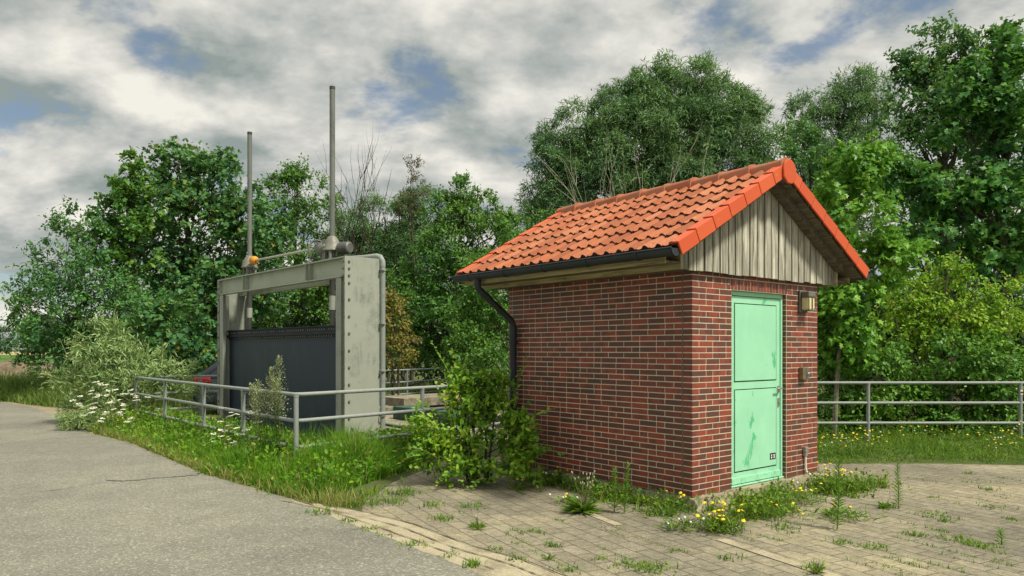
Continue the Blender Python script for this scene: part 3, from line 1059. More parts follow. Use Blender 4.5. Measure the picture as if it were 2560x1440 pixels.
dp.tube([(-0.075, yd, 1.95), (-0.075, yd, 1.80)], 0.052, 12)
dpo = dp.build('downpipe', M['black_plastic'], hut)
for z in (1.72, 0.9):
    br = MB()
    br.tube([(-0.075, yd, z), (-0.075, yd, z + 0.035)], 0.056, 12)
    br.box(-0.075, -0.004, yd - 0.012, yd + 0.012, z + 0.006, z + 0.03)
    br.build('pipe_clamp', M['black_plastic'], dpo)

# door
dy = 0.056
dz0 = 0.15
fr = MB()
fw = 0.045
fr.box(DX0 + 0.004, DX0 + fw, dy - 0.012, dy + 0.06, dz0, DZ1 - 0.004)
fr.box(DX1 - fw, DX1 - 0.004, dy - 0.012, dy + 0.06, dz0, DZ1 - 0.004)
fr.box(DX0 + fw, DX1 - fw, dy - 0.012, dy + 0.06, DZ1 - 0.05, DZ1 - 0.004)
fr.box(DX0 + 0.004, DX1 - 0.004, dy - 0.03, dy + 0.06, dz0 - 0.018, dz0 - 0.001)
fr.build('door_frame', M['door'], hut, 0.004)
lx0, lx1, lz0, lz1 = DX0 + fw + 0.005, DX1 - fw - 0.005, dz0 + 0.004, DZ1 - 0.056
lf = MB()
lf.box(lx0, lx1, dy, dy + 0.045, lz0, lz1)
pi_ = 0.075
for (za, zb) in ((lz0 + 0.13, 1.205), (1.285, lz1 - 0.075)):
    lf.box(lx0 + pi_ + 0.012, lx1 - pi_ - 0.012, dy - 0.007, dy - 0.0005, za + 0.012, zb - 0.012)
lf.box(lx0 + 0.02, lx1 - 0.006, dy - 0.014, dy - 0.0005, lz0 + 0.004, lz0 + 0.075)
leaf = lf.build('door', M['door'], hut, 0.003)
gv = MB()
for (za, zb) in ((lz0 + 0.13, 1.205), (1.285, lz1 - 0.075)):
    xa, xb = lx0 + pi_, lx1 - pi_
    for bx_ in ((xa, xb, za, za + 0.009), (xa, xb, zb - 0.009, zb), (xa, xa + 0.007, za + 0.0095, zb - 0.0095), (xb - 0.009, xb, za + 0.0095, zb - 0.0095)):
        gv.box(bx_[0], bx_[1], dy - 0.0022, dy - 0.0002, bx_[2], bx_[3])
gv.build('panel_groove', M['dark'], leaf)
hd = MB()
hx = lx1 - 0.036
hd.box(hx - 0.016, hx + 0.016, dy - 0.012, dy - 0.0005, 1.14, 1.22)
hd.tube([(hx, dy - 0.006, 1.195), (hx, dy - 0.06, 1.195)], 0.010, 8)
hd.tube([(hx, dy - 0.055, 1.195), (hx - 0.035, dy - 0.062, 1.195), (hx - 0.11, dy - 0.058, 1.188)], 0.010, 8)
hd.build('handle', M['zinc'], leaf)
lk = MB()
lk.box(hx - 0.015, hx + 0.015, dy - 0.01, dy - 0.0005, 0.975, 1.075)
lk.tube([(hx, dy - 0.0101, 1.035), (hx, dy - 0.014, 1.035)], 0.009, 10)
lk.box(hx - 0.004, hx + 0.004, dy - 0.0118, dy - 0.0101, 0.995, 1.022, 1)
lk.build('lock_plate', [M['zinc'], M['dark']], leaf)
sk = MB()
s0x, s0z = lx1 - pi_ - 0.145, 0.365
sk.box(s0x, s0x + 0.12, dy - 0.0085, dy - 0.0072, s0z, s0z + 0.075)
for k in range(2):
    for j in range(2):
        sk.box(s0x + 0.022 + k * 0.052, s0x + 0.046 + k * 0.052, dy - 0.0096, dy - 0.0086, s0z + 0.012 + j * 0.028, s0z + 0.034 + j * 0.026, 1)
sk.build('sticker', [M['dark'], M['white']], leaf)

# wall lamp
lm = MB()
lx, lz = 2.125, 2.225
lm.box(lx - 0.088, lx + 0.088, -0.034, -0.004, lz - 0.135, lz + 0.135)
lm.box(lx - 0.075, lx + 0.085, -0.138, -0.0345, lz + 0.045, lz + 0.115)
lamp = lm.build('wall_lamp', M['lamp_metal'], hut, 0.012)
MB().box(lx - 0.066, lx + 0.078, -0.128, -0.0345, lz - 0.105, lz + 0.0445).build('glass', M['lamp_glass'], lamp, 0.014)
gd = MB()
for xx in (lx - 0.072, lx + 0.006, lx + 0.084):
    gd.tube([(xx, -0.136, lz + 0.05), (xx, -0.137, lz - 0.112)], 0.006, 6)
gd.tube([(lx - 0.074, -0.137, lz - 0.112), (lx + 0.086, -0.137, lz - 0.112)], 0.007, 6)
gd.tube([(lx - 0.072, -0.036, lz - 0.112), (lx - 0.072, -0.137, lz - 0.112)], 0.006, 6)
gd.tube([(lx + 0.084, -0.036, lz - 0.112), (lx + 0.084, -0.137, lz - 0.112)], 0.006, 6)
gd.build('guard', M['lamp_metal'], lamp)
# key switch box
kb = MB()
kx = 2.13
kb.box(kx - 0.075, kx + 0.06, -0.062, -0.004, 1.285, 1.43)
kbo = kb.build('key_switch_box', M['brass'], hut, 0.006)
kp = MB()
kp.box(kx - 0.01, kx + 0.06, -0.066, -0.0625, 1.288, 1.427)
kp.build('cover_plate', M['lamp_metal'], kbo)
kl = MB()
kl.lathe([(0, 0.017), (0.012, 0.017), (0.014, 0.012), (0.02, 0.010)], (kx + 0.03, -0.066, 1.355), (0, -1, 0), 12)
kl.box(kx + 0.022, kx + 0.034, -0.07, -0.0665, 1.30, 1.335)
kl.build('key_lock', M['zinc'], kbo)
# conduit with junction box
cd = MB()
qx = 2.17
cd.box(qx - 0.035, qx + 0.035, -0.05, -0.004, 0.40, 0.47)
cd.box(qx - 0.026, qx + 0.026, -0.045, -0.004, 0.355, 0.3995)
cdo = cd.build('junction_box', M['zinc'], hut, 0.006)
cc_ = MB()
cc_.tube([(qx, -0.025, 0.37), (qx, -0.025, 0.21), (qx + 0.01, -0.03, 0.17), (qx + 0.06, -0.07, 0.12), (qx + 0.075, -0.14, 0.06)], 0.013, 8)
cc_.build('conduit', M['white'], cdo)

# ------------------------------------------------------------------ sluice gate
def m_steel(c, dark, sc_=1.0, streak=0.5):
    def fn(t):
        co = obj_co(t)
        n = t.noise(co, 1.7 * sc_, 6, 0.65)
        col = t.ramp(n, [(0.3, tuple(x * 0.88 for x in c)), (0.7, c)])
        st = t.noise(t.n('ShaderNodeMapping', i={'Vector': co, 'Scale': (7, 7, 0.7)}), 1.0, 6, 0.7, 0.4)
        pa = t.ramp(t.noise(co, 2.3 * sc_, 5, 0.65), [(0.47, 0.0), (0.6, 1.0)])
        f = t.math('MULTIPLY', t.math('MULTIPLY', t.ramp(st, [(0.42, 0.0), (0.62, 1.0)]), pa), streak)
        gr = t.ramp(t.noise(co, 38, 4, 0.75), [(0.38, 0.25), (0.62, 1.0)])
        col = t.mix(t.math('MULTIPLY', f, gr), col, dark)
        return bsdf(t, col, 0.55, 0.0, 0.3, bump(t, n, 0.1, 0.01))
    return fn


M['steel'] = mat('gate_steel', m_steel((0.335, 0.355, 0.295), (0.145, 0.165, 0.135), 1.0, 0.95))
M['steel_beam'] = mat('beam_steel', m_steel((0.40, 0.43, 0.335), (0.16, 0.21, 0.15), 1.3, 0.6))
M['blade'] = mat('blade_paint', m_steel((0.033, 0.049, 0.064), (0.052, 0.068, 0.078), 0.8, 0.9))
M['blade_dark'] = simple('blade_rubber', (0.018, 0.023, 0.029), 0.6, 0, 0.2, 4)
M['gear'] = simple('gear_casting', (0.20, 0.20, 0.165), 0.55, 0.2, 0.25, 5)
M['motor'] = simple('motor_casting', (0.15, 0.15, 0.135), 0.5, 0.2, 0.25, 5)
M['pole'] = mat('spindle_tube', m_steel((0.17, 0.18, 0.16), (0.06, 0.075, 0.065), 1.2, 0.9))
M['pole_cap'] = simple('spindle_cap', (0.06, 0.065, 0.06), 0.5, 0.1, 0.2, 5)
M['galv'] = mat('galvanised', m_steel((0.27, 0.295, 0.27), (0.14, 0.155, 0.14), 6.0, 0.6))
M['orange'] = simple('coupling_rubber', (0.62, 0.27, 0.02), 0.5, 0, 0.25, 25)
M['shaft'] = simple('shaft_steel', (0.50, 0.48, 0.42), 0.35, 0.6, 0.15, 8)

gate = empty('sluice_gate', GC, GROT, 'grey steel sluice gate with dark lifted blade and two tall spindle tubes', 'sluice gate')
GL, GD, GZ0, GZ1 = -5.48, 0.63, 0.22, 3.125


def frame_side(xo, sgn):
    """one side: web plate with front and back flanges pointing into the opening"""
    m = MB()
    tk = 0.012
    x0, x1 = (xo - tk, xo) if sgn > 0 else (xo, xo + tk)
    m.box(x0, x1, 0.0, GD, GZ0, GZ1)

    def fl(a, b, y0, y1, z1):
        xa, xb = (xo - b, xo - a) if sgn > 0 else (xo + a, xo + b)
        m.box(xa, xb, y0, y1, GZ0, z1)
    zt = 2.79
    fl(tk + 0.001, 0.055, 0.012, 0.10, zt)            # bolted angle
    fl(0.13, 0.30, 0.004, 0.018, zt)          # front guide flange
    fl(0.13, 0.145, 0.019, 0.20, zt)
    fl(0.056, 0.1295, 0.085, 0.10, zt)
    fl(0.20, 0.214, 0.019, 0.10, zt)
    fl(tk + 0.001, 0.22, GD - 0.02, GD - 0.004, zt)
    o = m.build('side_frame', M['steel'], gate)
    bolt_me = None

    def add_bolt(at, ax):
        nonlocal bolt_me
        if bolt_me is None:
            b0 = MB().lathe([(0, 0.024), (0.005, 0.024), (0.006, 0.017), (0.02, 0.016)], (0, 0, 0), (0, 0, 1), 6, 0, False).build('bolt', M['gear'], o)
            bolt_me = b0.data
            q = b0
        else:
            q = bpy.data.objects.new('bolt', bolt_me); COL.objects.link(q); q.parent = o
        q.location = at
        q.rotation_euler = Vector(ax).to_track_quat('Z', 'Y').to_euler()
    zs = [3.04, 2.93, 2.82, 2.70] + [2.44 - 0.27 * k for k in range(9)]
    for z in zs:
        if z < GZ0 + 0.05:
            continue
        if sgn > 0:
            add_bolt((xo, 0.075, z), (1, 0, 0))
        add_bolt((xo - 0.035 if sgn > 0 else xo + 0.035, 0.0115, z) if z < 2.78 else (xo - sgn * 0.06, -0.002, z), (0, -1, 0))
    if sgn > 0:
        for y in (0.26, 0.47):
            b = MB()
            b.box(xo + 0.0005, xo + 0.05, y - 0.05, y + 0.05, GZ0, GZ0 + 0.012)
            b.box(xo + 0.0005, xo + 0.012, y - 0.05, y + 0.05, GZ0 + 0.0125, GZ0 + 0.11)
            b.lathe([(0, 0.02), (0.03, 0.018)], (xo + 0.012, y, GZ0 + 0.06), (1, 0, 0), 6, 0, False)
            b.build('foot_bracket', M['gear'], o)
    return o


sf_r = frame_side(0.0, 1)
sf_l = frame_side(GL, -1)
for (y0, y1, yw, nm) in ((-0.002, 0.13, 0.075, 'front_beam'), (0.47, 0.60, 0.52, 'rear_beam')):
    m = MB()
    xa, xb = GL + 0.0125, -0.0125
    zb = 2.80
    m.box(xa, xb, y0, y1, GZ1 - 0.022, GZ1 - 0.002)
    m.box(xa, xb, y0, y1, zb, zb + 0.02)
    m.box(xa, xb, yw, yw + 0.012, zb + 0.0205, GZ1 - 0.0225)
    for x in (-4.02, -1.28):
        m.box(x - 0.10, x - 0.09, y0 + 0.004, yw - 0.0005, zb + 0.0205, GZ1 - 0.0225)
        m.box(x + 0.03, x + 0.04, y0 + 0.004, yw - 0.0005, zb + 0.0205, GZ1 - 0.0225)
    m.box(xb - 0.04, xb - 0.001, y0 + 0.006, yw - 0.0005, zb + 0.021, GZ1 - 0.023)
    m.box(xa + 0.001, xa + 0.04, y0 + 0.006, yw - 0.0005, zb + 0.021, GZ1 - 0.023)
    m.build(nm, M['steel_beam'], gate)
# blade
BX0, BX1, BY = GL + 0.15, -0.15, 0.205
bl = MB()
bl.box(BX0, BX1, BY, BY + 0.10, -0.9, 1.86)
bl.box(BX0 + 0.25, BX1 - 0.02, BY - 0.012, BY - 0.0005, -0.9, 1.80)
blo = bl.build('gate_blade', M['blade'], gate)
sb_ = MB()
sb_.box(BX0, BX1, BY - 0.022, BY + 0.115, 1.8605, 2.03)
sb_.box(BX0, BX1, BY - 0.05, BY + 0.115, 2.0305, 2.05)
sb_.box(BX0, BX1, BY - 0.06, BY - 0.0225, 1.905, 1.945)
sb_.build('seal_strip', M['blade_dark'], blo)
sb_me = None
for i in range(58):
    x = BX1 - 0.1 - i * (BX1 - BX0 - 0.2) / 57
    for (ok_, z0_) in ((i % 9 != 8 and i not in (30, 31, 44), 1.99), ((i + 3) % 11 != 8 and i < 52, 1.878)):
        if not ok_:
            continue
        if sb_me is None:
            q = MB().box(-0.011, 0.011, -0.003, 0.0035, -0.016, 0.016).build('seal_bolt', M['gear'], blo)
            sb_me = q.data
        else:
            q = bpy.data.objects.new('seal_bolt', sb_me); COL.objects.link(q); q.parent = blo
        q.location = (x, BY - 0.026, z0_)

# spindle towers
SPY = 0.315
for (sx, right) in ((-1.0, True), (-4.53, False)):
    m = MB()
    m.box(sx - 0.36, sx + 0.2, 0.10, 0.53, GZ1 + 0.0005, GZ1 + 0.022)
    m.box(sx - 0.20, sx + 0.15, SPY - 0.15, SPY + 0.15, GZ1 + 0.0225, GZ1 + 0.05)
    # open pedestal: four ribs round a core
    for (a, b) in ((-1, -1), (-1, 1), (1, -1), (1, 1)):
        m.box(sx + a * 0.085 - 0.018, sx + a * 0.085 + 0.018, SPY + b * 0.085 - 0.018, SPY + b * 0.085 + 0.018, GZ1 + 0.0505, GZ1 + 0.20)
    m.lathe([(0.05, 0.06), (0.20, 0.06)], (sx, SPY, GZ1), sides=14)
    m.lathe([(0.2005, 0.165), (0.23, 0.165), (0.235, 0.145), (0.33, 0.140), (0.42, 0.085), (0.45, 0.06)], (sx, SPY, GZ1), sides=18)
    go = m.build('gearbox', M['gear'], gate)
    if right:
        pl_ = MB(); pl_.box(sx - 0.04, sx + 0.03, SPY - 0.1475, SPY - 0.14, GZ1 + 0.255, GZ1 + 0.325)
        pl_.lathe([(0, 0.022), (0.003, 0.022)], (sx - 0.005, SPY - 0.1476, GZ1 + 0.29), (0, -1, 0), 14, 1)
        pl_.build('name_plate', [M['gear'], M['white']], go)
        mo = MB()
        mo.lathe([(0, 0.09), (0.12, 0.10), (0.13, 0.125), (0.32, 0.125), (0.33, 0.07)], (sx - 0.08, SPY, GZ1 + 0.27), (-1, 0, 0), 16)
        mo.lathe([(0, 0.05), (0.12, 0.055), (0.13, 0.075), (0.2, 0.075), (0.22, 0.05)], (sx - 0.22, SPY - 0.02, GZ1 + 0.20), (0, 0, -1), 12)
        mo.lathe([(0, 0.085), (0.10, 0.085), (0.12, 0.06)], (sx - 0.24, SPY, GZ1 + 0.30), (0.25, 0.15, 1), 12)
        mo.build('drive_housing', M['gear'], go)
        mt = MB()
        pr = [(0, 0.06)]
        for k in range(9):
            pr += [(0.06 + k * 0.022, 0.105), (0.071 + k * 0.022, 0.105), (0.072 + k * 0.022, 0.085), (0.081 + k * 0.022, 0.085)]
        pr += [(0.26, 0.10), (0.275, 0.08)]
        mt.lathe(pr, (sx + 0.10, SPY + 0.05, GZ1 + 0.235), (1, 0.35, 0), 18, 0, False)
        mt.build('motor', M['motor'], go)
        hw = MB()
        c0 = Vector((sx - 0.50, SPY - 0.02, GZ1 + 0.27))
        ringp = [c0 + Vector((0, 0.165 * math.cos(a), 0.165 * math.sin(a))) for a in [2 * math.pi * k / 28 for k in range(29)]]
        hw.tube(ringp, 0.019, 8, cap=False)
        for k in range(5):
            a = 2 * math.pi * k / 5 + 0.4
            hw.tube([c0, c0 + Vector((0, 0.165 * math.cos(a), 0.165 * math.sin(a)))], 0.011, 6)
        hw.lathe([(0, 0.04), (0.06, 0.035)], c0 - Vector((0.02, 0, 0)), (1, 0, 0), 12)
        hw.tube([c0, c0 + Vector((0.14, 0.02, 0))], 0.02, 8)
        hw.tube([c0 + Vector((-0.01, 0.03, 0.165)), c0 + Vector((-0.10, 0.03, 0.17))], 0.013, 8)
        hw.build('hand_wheel', M['gear'], go)
    po = MB()
    po.tube([(sx, SPY, GZ1 + 0.45), (sx, SPY, 6.08)], 0.046, 16)
    po.tube([(sx, SPY, GZ1 + 0.45), (sx, SPY, GZ1 + 0.475)], 0.052, 16)
    poo = po.build('spindle_tube', M['pole'], gate)
    MB().tube([(sx, SPY, 6.0805), (sx, SPY, 6.13)], 0.049, 16).build('end_cap', M['pole_cap'], poo)
    ro = MB()
    ro.tube([(sx, SPY, 2.0505), (sx, SPY, GZ1 + 0.0)], 0.05, 12)
    rod = ro.build('lifting_rod', M['pole_cap'], gate)
    MB().tube([(sx, SPY, 2.32 if right else 2.30), (sx, SPY, 2.56 if right else 2.50)], 0.056, 12).build('pale_sleeve', M['steel'], rod)
sh_ = MB()
za, zb = GZ1 + 0.33, GZ1 + 0.29
sh_.tube([(-4.45, SPY - 0.02, za), (-1.25, SPY - 0.02, zb)], 0.022, 10)
sho = sh_.build('drive_shaft', M['shaft'], gate)
cp = MB()
cp.lathe([(0, 0.05), (0.02, 0.085), (0.05, 0.075), (0.07, 0.088), (0.10, 0.075), (0.12, 0.085), (0.16, 0.06), (0.17, 0.03)], (-4.33, SPY - 0.02, za), (1, 0, 0), 16)
cp.build('coupling', M['orange'], sho)
# cable conduit over the right side
cb = MB()
cb.tube([(-0.9, 0.42, GZ1 + 0.06), (-0.45, 0.60, GZ1 + 0.055), (-0.08, GD + 0.005, GZ1 + 0.05), (-0.02, GD + 0.03, GZ1 + 0.03), (0.015, GD + 0.05, GZ1 - 0.04), (0.02, GD + 0.05, GZ1 - 0.13)], 0.047, 12)
cb.tube([(0.02, GD + 0.05, GZ1 - 0.12), (0.02, GD + 0.05, GZ0 + 0.12)], 0.044, 12)
cbo = cb.build('cable_conduit', M['galv'], gate)
for z in (GZ1 - 0.2, 2.05, 1.28, 0.55):
    cl = MB()
    cl.tube([(0.02, GD + 0.05, z), (0.02, GD + 0.05, z + 0.035)], 0.053, 12)
    cl.box(-0.03, 0.09, GD - 0.01, GD + 0.05, z + 0.008, z + 0.026)
    cl.build('conduit_clamp', M['galv'], cbo)
MB().tube([(0.02, GD + 0.05, GZ0 + 0.12), (0.02, GD + 0.05, GZ0 - 0.05)], 0.056, 12).build('conduit_foot', M['blade_dark'], cbo)

# ------------------------------------------------------------------ concrete sluice chamber
ch = empty('sluice_chamber', GC, GROT, 'weathered concrete sluice chamber under the steel gate, open pit behind it', 'sluice chamber')
m = MB()
m.box(-0.2, 0.32, -0.9, 1.46, -2.2, 0.215)
m.box(-5.8, -5.15, -0.9, 6.0, -2.2, 0.215)
m.box(-0.2, 0.45, 1.4605, 6.0, -2.2, 0.03)
m.box(-5.8, 0.32, -1.3, -0.9005, -2.2, 0.02)
m.box(-5.8, 0.45, 6.0005, 6.4, -2.2, 0.02)
m.build('chamber_wall', M['concrete'], ch)
m = MB()
m.box(-5.149, -0.201, 1.95, 3.6, -0.12, 0.12)
m.build('deck_slab', M['concrete'], ch)
m = MB()
m.box(-6.3, -5.0, 4.4, 7.2, 0.2155, 0.42)
m.build('upper_slab', M['concrete'], ch)
m = MB()
m.tube([(-3.4, 1.5, 0.30), (1.6, 1.4, 0.27)], 0.035, 10)
for x in (-3.0, -1.2, 0.15):
    m.tube([(x, 1.45, 0.02), (x, 1.45, 0.30)], 0.025, 8)
m.build('pipe_rail', M['galv'], ch)
M['hatch'] = simple('hatch_paint', (0.045, 0.11, 0.075), 0.6, 0, 0.3, 5)
m = MB()
m.box(-3.4, -1.4, 3.05, 3.5, 0.1205, 0.40)
hb = m.build('green_cover_box', M['hatch'], ch, 0.02)
m = MB()
m.box(-2.0, -0.7, 2.1, 2.9, 0.1205, 0.16)
hs = m.build('hatch_lid', M['strip'], ch, 0.01)
MB().tube([(-1.6, 2.5, 0.16), (-1.6, 2.5, 0.21), (-1.35, 2.5, 0.21), (-1.35, 2.5, 0.16)], 0.012, 6).build('lid_handle', M['galv'], hs)


def m_water(t):
    co = geo_co(t)
    return bsdf(t, (0.012, 0.02, 0.012), 0.08, 0, 0.5, bump(t, t.noise(co, 4, 3), 0.15, 0.02))


M['water'] = mat('water', m_water)
sheet('water', [GP(-5.14, -0.89), GP(-0.21, -0.89), GP(-0.21, 5.99), GP(-5.14, 5.99)], -1.3, M['water'])

# ------------------------------------------------------------------ railings
def railing(label, path, heights, posts, post_r=0.032, rail_r=0.027):
    root = empty('railing', (path[0][0], path[0][1], 0), 0, label, 'railing')
    o = Vector((path[0][0], path[0][1], 0))
    for h in heights:
        m = MB()
        pts = []
        P3 = [Vector((p[0], p[1], h)) - o for p in path]
        for k, p in enumerate(P3):
            if 0 < k < len(P3) - 1:
                a = (P3[k - 1] - p).normalized() * 0.10; b = (P3[k + 1] - p).normalized() * 0.10
                pts += [p + a, p + (a + b) * 0.3, p + b]
            else:
                pts.append(p)
        m.tube(pts, rail_r, 12)
        rl = m.build('rail', M['galv'], root)
    for (x, y) in posts:
        p = Vector((x, y, 0)) - o
        m = MB()
        m.tube([p + Vector((0, 0, -0.1)), p + Vector((0, 0, heights[0] - 0.004))], post_r, 12)
        m.tube([p + Vector((0, 0, heights[0] - 0.03)), p + Vector((0, 0, heights[0] - 0.004))], post_r * 1.12, 12)
        m.build('post', M['galv'], root)
    return root


CR = Vector((-2.85, 9.72, 0)); LE = Vector((-8.05, 15.75, 0)); RE = Vector((0.05, 13.2, 0))
dl = (LE - CR).normalized(); dr = (RE - CR).normalized()
pts_front = [CR + dl * q for q in (1.86, 3.63, 5.85)] + [LE, CR] + [CR + dr * q for q in (2.27, 4.4)]
railing('galvanised tube railing with a corner bend, in front of the steel gate', [LE, CR, RE], (1.05, 0.70, 0.35), [(p.x, p.y) for p in pts_front])
m = MB(); m.tube([LE * 1.0 + Vector((0, 0, 0.09)), CR + Vector((0, 0, 0.09))], 0.027, 10)
low = m.build('rail', M['galv'])
rr = bpy.data.objects['railing']
low.parent = rr
low.matrix_parent_inverse = Matrix.Translation(-Vector(rr.location))
BK = [LE + Vector((0.35, 0.15, 0)), Vector((-6.2, 16.75, 0)), Vector((-3.9, 20.0, 0)), Vector((-2.0, 23.2, 0)), Vector((0.6, 26.5, 0))]
railing('galvanised tube railing running behind the steel gate and pit, towards the wood', BK, (1.05, 0.70, 0.35), [(-6.9, 16.3), (-5.2, 18.15), (-3.05, 21.4), (-2.0, 23.2), (-0.6, 25.0)], 0.03, 0.027)
rg = railing('galvanised tube railing in front of the dark hedge, right of the brick house', [(3.4, 13.0), (13.5, 13.0)], (1.055, 0.70, 0.345), [(6.29, 13.0), (8.98, 13.0), (11.7, 13.0), (3.6, 13.0)])
m = MB(); m.box(8.98 - 3.4 - 0.022, 8.98 - 3.4 + 0.022, -0.036, -0.0325, 0.85, 0.93)
m.box(8.98 - 3.4 - 0.02, 8.98 - 3.4 + 0.02, -0.0375, -0.0362, 0.872, 0.905, 1)
M['red'] = simple('red_paint', (0.20, 0.012, 0.022), 0.35, 0, 0.1, 6)
m.build('sticker', [M['white'], M['red']], rg)

# ------------------------------------------------------------------ parked car behind the gate
M['car_paint'] = simple('car_paint', (0.035, 0.042, 0.05), 0.25, 0.3, 0.1, 2, 0.5)
M['car_glass'] = simple('car_glass', (0.02, 0.025, 0.028), 0.05, 0, 0.1, 2, 0.6)
M['tyre'] = simple('tyre', (0.018, 0.018, 0.018), 0.85)
M['rim'] = simple('rim', (0.32, 0.32, 0.31), 0.35, 0.7)
car = empty('parked_car', (-6.05, 19.6, 0), R(14), 'dark hatchback parked behind the left post of the steel gate, red tail light showing', 'car')
prof_c = [(-2.08, 0.28), (-2.12, 0.55), (-2.10, 0.86), (-2.02, 0.98), (-1.55, 1.38), (-1.25, 1.47), (0.1, 1.50), (0.45, 1.42), (1.15, 0.99), (1.95, 0.82), (2.12, 0.62), (2.12, 0.28)]
m = MB()
n_ = len(prof_c)
secs = []
for (yy, sh_k) in ((-0.86, 1), (-0.5, 0), (0.5, 0), (0.86, 1)):
    pass
vsL = []
for sgn in (-1, 1):
    for (x, z) in prof_c:
        hw_ = 0.87 - (max(0, z - 0.95) * 0.42) - (0.04 if z < 0.3 else 0)
        vsL.append((x, sgn * hw_, z))
m.add(vsL, [list(range(n_)), list(range(n_, 2 * n_))[::-1]] + [(k, n_ + k, n_ + (k + 1) % n_, (k + 1) % n_) for k in range(n_)])
body = m.build('body', M['car_paint'], car, 0.05)
m = MB()
def _q(x0, z0, x1, z1, wi0, wi1, off):
    d = Vector((x1 - x0, 0, z1 - z0)).normalized(); nn_ = Vector((d.z, 0, -d.x)) * off
    return [Vector((x0, -wi0, z0)) + nn_, Vector((x0, wi0, z0)) + nn_, Vector((x1, wi1, z1)) + nn_, Vector((x1, -wi1, z1)) + nn_]
q = _q(-1.97, 1.03, -1.60, 1.345, 0.72, 0.62, -0.012)
q2 = [p + Vector((0.03, 0, -0.03)) for p in q]
m.add(q + q2, [(0, 1, 2, 3), (4, 7, 6, 5), (0, 4, 5, 1), (1, 5, 6, 2), (2, 6, 7, 3), (3, 7, 4, 0)])
m.build('rear_window', M['car_glass'], car)
for sgn in (-1, 1):
    m = MB()
    def wy(z): return sgn * (0.87 - max(0, z - 0.95) * 0.42 + 0.006)
    poly = [(-1.72, 1.02), (-1.38, 1.36), (0.25, 1.39), (0.85, 1.02)]
    vs = [(x, wy(z), z) for x, z in poly] + [(x, wy(z) - sgn * 0.02, z) for x, z in poly]
    m.add(vs, [(0, 1, 2, 3), (4, 7, 6, 5), (0, 4, 5, 1), (1, 5, 6, 2), (2, 6, 7, 3), (3, 7, 4, 0)])
    m.build('side_window', M['car_glass'], car)
    m = MB()
    m.box(-2.125, -1.72, min(sgn * 0.60, sgn * 0.888), max(sgn * 0.60, sgn * 0.888), 0.80, 0.95)
    m.build('tail_light', M['red'], car, 0.03)
    for x in (-1.32, 1.32):
        m = MB()
        m.lathe([(0, 0.20), (0.0, 0.30), (0.03, 0.325), (0.17, 0.325), (0.2, 0.30), (0.2, 0.2)], (x, sgn * 0.70, 0.325), (0, sgn, 0), 24)
        wh = m.build('wheel', M['tyre'], car)
        m = MB()
        m.lathe([(0, 0.19), (0.012, 0.2), (0.012, 0.17), (0.0, 0.05), (0.018, 0.04)], (x, sgn * 0.9005, 0.325), (0, sgn, 0), 20)
        m.build('rim', M['rim'], wh)
m = MB(); m.box(-2.16, -2.02, -0.8, 0.8, 0.32, 0.56); m.build('rear_bumper', M['car_paint'], car, 0.04)
m = MB(); m.box(-2.128, -2.118, -0.26, 0.26, 0.66, 0.77); m.build('number_plate', M['white'], car)

# ------------------------------------------------------------------ trees
FM = {}
FM['maple'] = foliage_mat('maple_leaves', (0.036, 0.118, 0.055), (0.078, 0.215, 0.070), (0.16, 0.31, 0.075), 0.33, 0.5, 0.45, (0.30, 0.30, 0.06), 0.04)
FM['bush'] = foliage_mat('bush_leaves', (0.036, 0.122, 0.055), (0.078, 0.225, 0.062), (0.155, 0.32, 0.07), 0.33, 0.6, 0.45)
FM['bright'] = foliage_mat('bright_leaves', (0.040, 0.130, 0.032), (0.085, 0.225, 0.036), (0.17, 0.31, 0.05), 0.34, 0.6, 0.45)
FM['willow'] = foliage_mat('willow_leaves', (0.060, 0.155, 0.075), (0.135, 0.27, 0.11), (0.24, 0.38, 0.13), 0.28, 0.45, 0.5)
FM['willow_far'] = foliage_mat('far_willow_leaves', (0.065, 0.17, 0.08), (0.13, 0.27, 0.11), (0.21, 0.36, 0.12), 0.3, 0.45, 0.5)
FM['near_maple'] = foliage_mat('sycamore_leaves', (0.032, 0.122, 0.042), (0.075, 0.24, 0.054), (0.16, 0.35, 0.06), 0.38, 0.7, 0.4)
FM['lime'] = foliage_mat('sapling_leaves', (0.070, 0.225, 0.030), (0.145, 0.37, 0.040), (0.27, 0.50, 0.06), 0.42, 0.9, 0.4)
FM['hedge'] = foliage_mat('hedge_leaves', (0.040, 0.135, 0.024), (0.090, 0.25, 0.030), (0.19, 0.35, 0.04), 0.34, 0.8, 0.4)
FM['hedge_top'] = foliage_mat('hornbeam_leaves', (0.10, 0.26, 0.018), (0.21, 0.41, 0.026), (0.38, 0.54, 0.045), 0.36, 1.2, 0.45, (0.33, 0.24, 0.06), 0.03)
FM['brown'] = foliage_mat('browned_leaves', (0.11, 0.12, 0.025), (0.22, 0.19, 0.04), (0.34, 0.25, 0.06), 0.3, 1.0, 0.5)
FM['sparse'] = foliage_mat('sparse_leaves', (0.09, 0.085, 0.05), (0.14, 0.125, 0.07), (0.19, 0.16, 0.09), 0.25, 1.0, 0.5)
FM['silver'] = foliage_mat('osier_leaves', (0.16, 0.27, 0.085), (0.29, 0.42, 0.15), (0.45, 0.55, 0.25), 0.3, 1.6, 0.5)
FM['goat'] = foliage_mat('goat_willow_leaves', (0.075, 0.20, 0.022), (0.17, 0.36, 0.03), (0.36, 0.52, 0.05), 0.38, 1.8, 0.4, (0.42, 0.42, 0.06), 0.025)
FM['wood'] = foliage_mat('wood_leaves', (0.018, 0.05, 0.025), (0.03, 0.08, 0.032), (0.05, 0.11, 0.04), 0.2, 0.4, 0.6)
FM['distant'] = foliage_mat('distant_leaves', (0.05, 0.10, 0.07), (0.08, 0.15, 0.08), (0.12, 0.2, 0.09), 0.25, 0.1, 0.6)

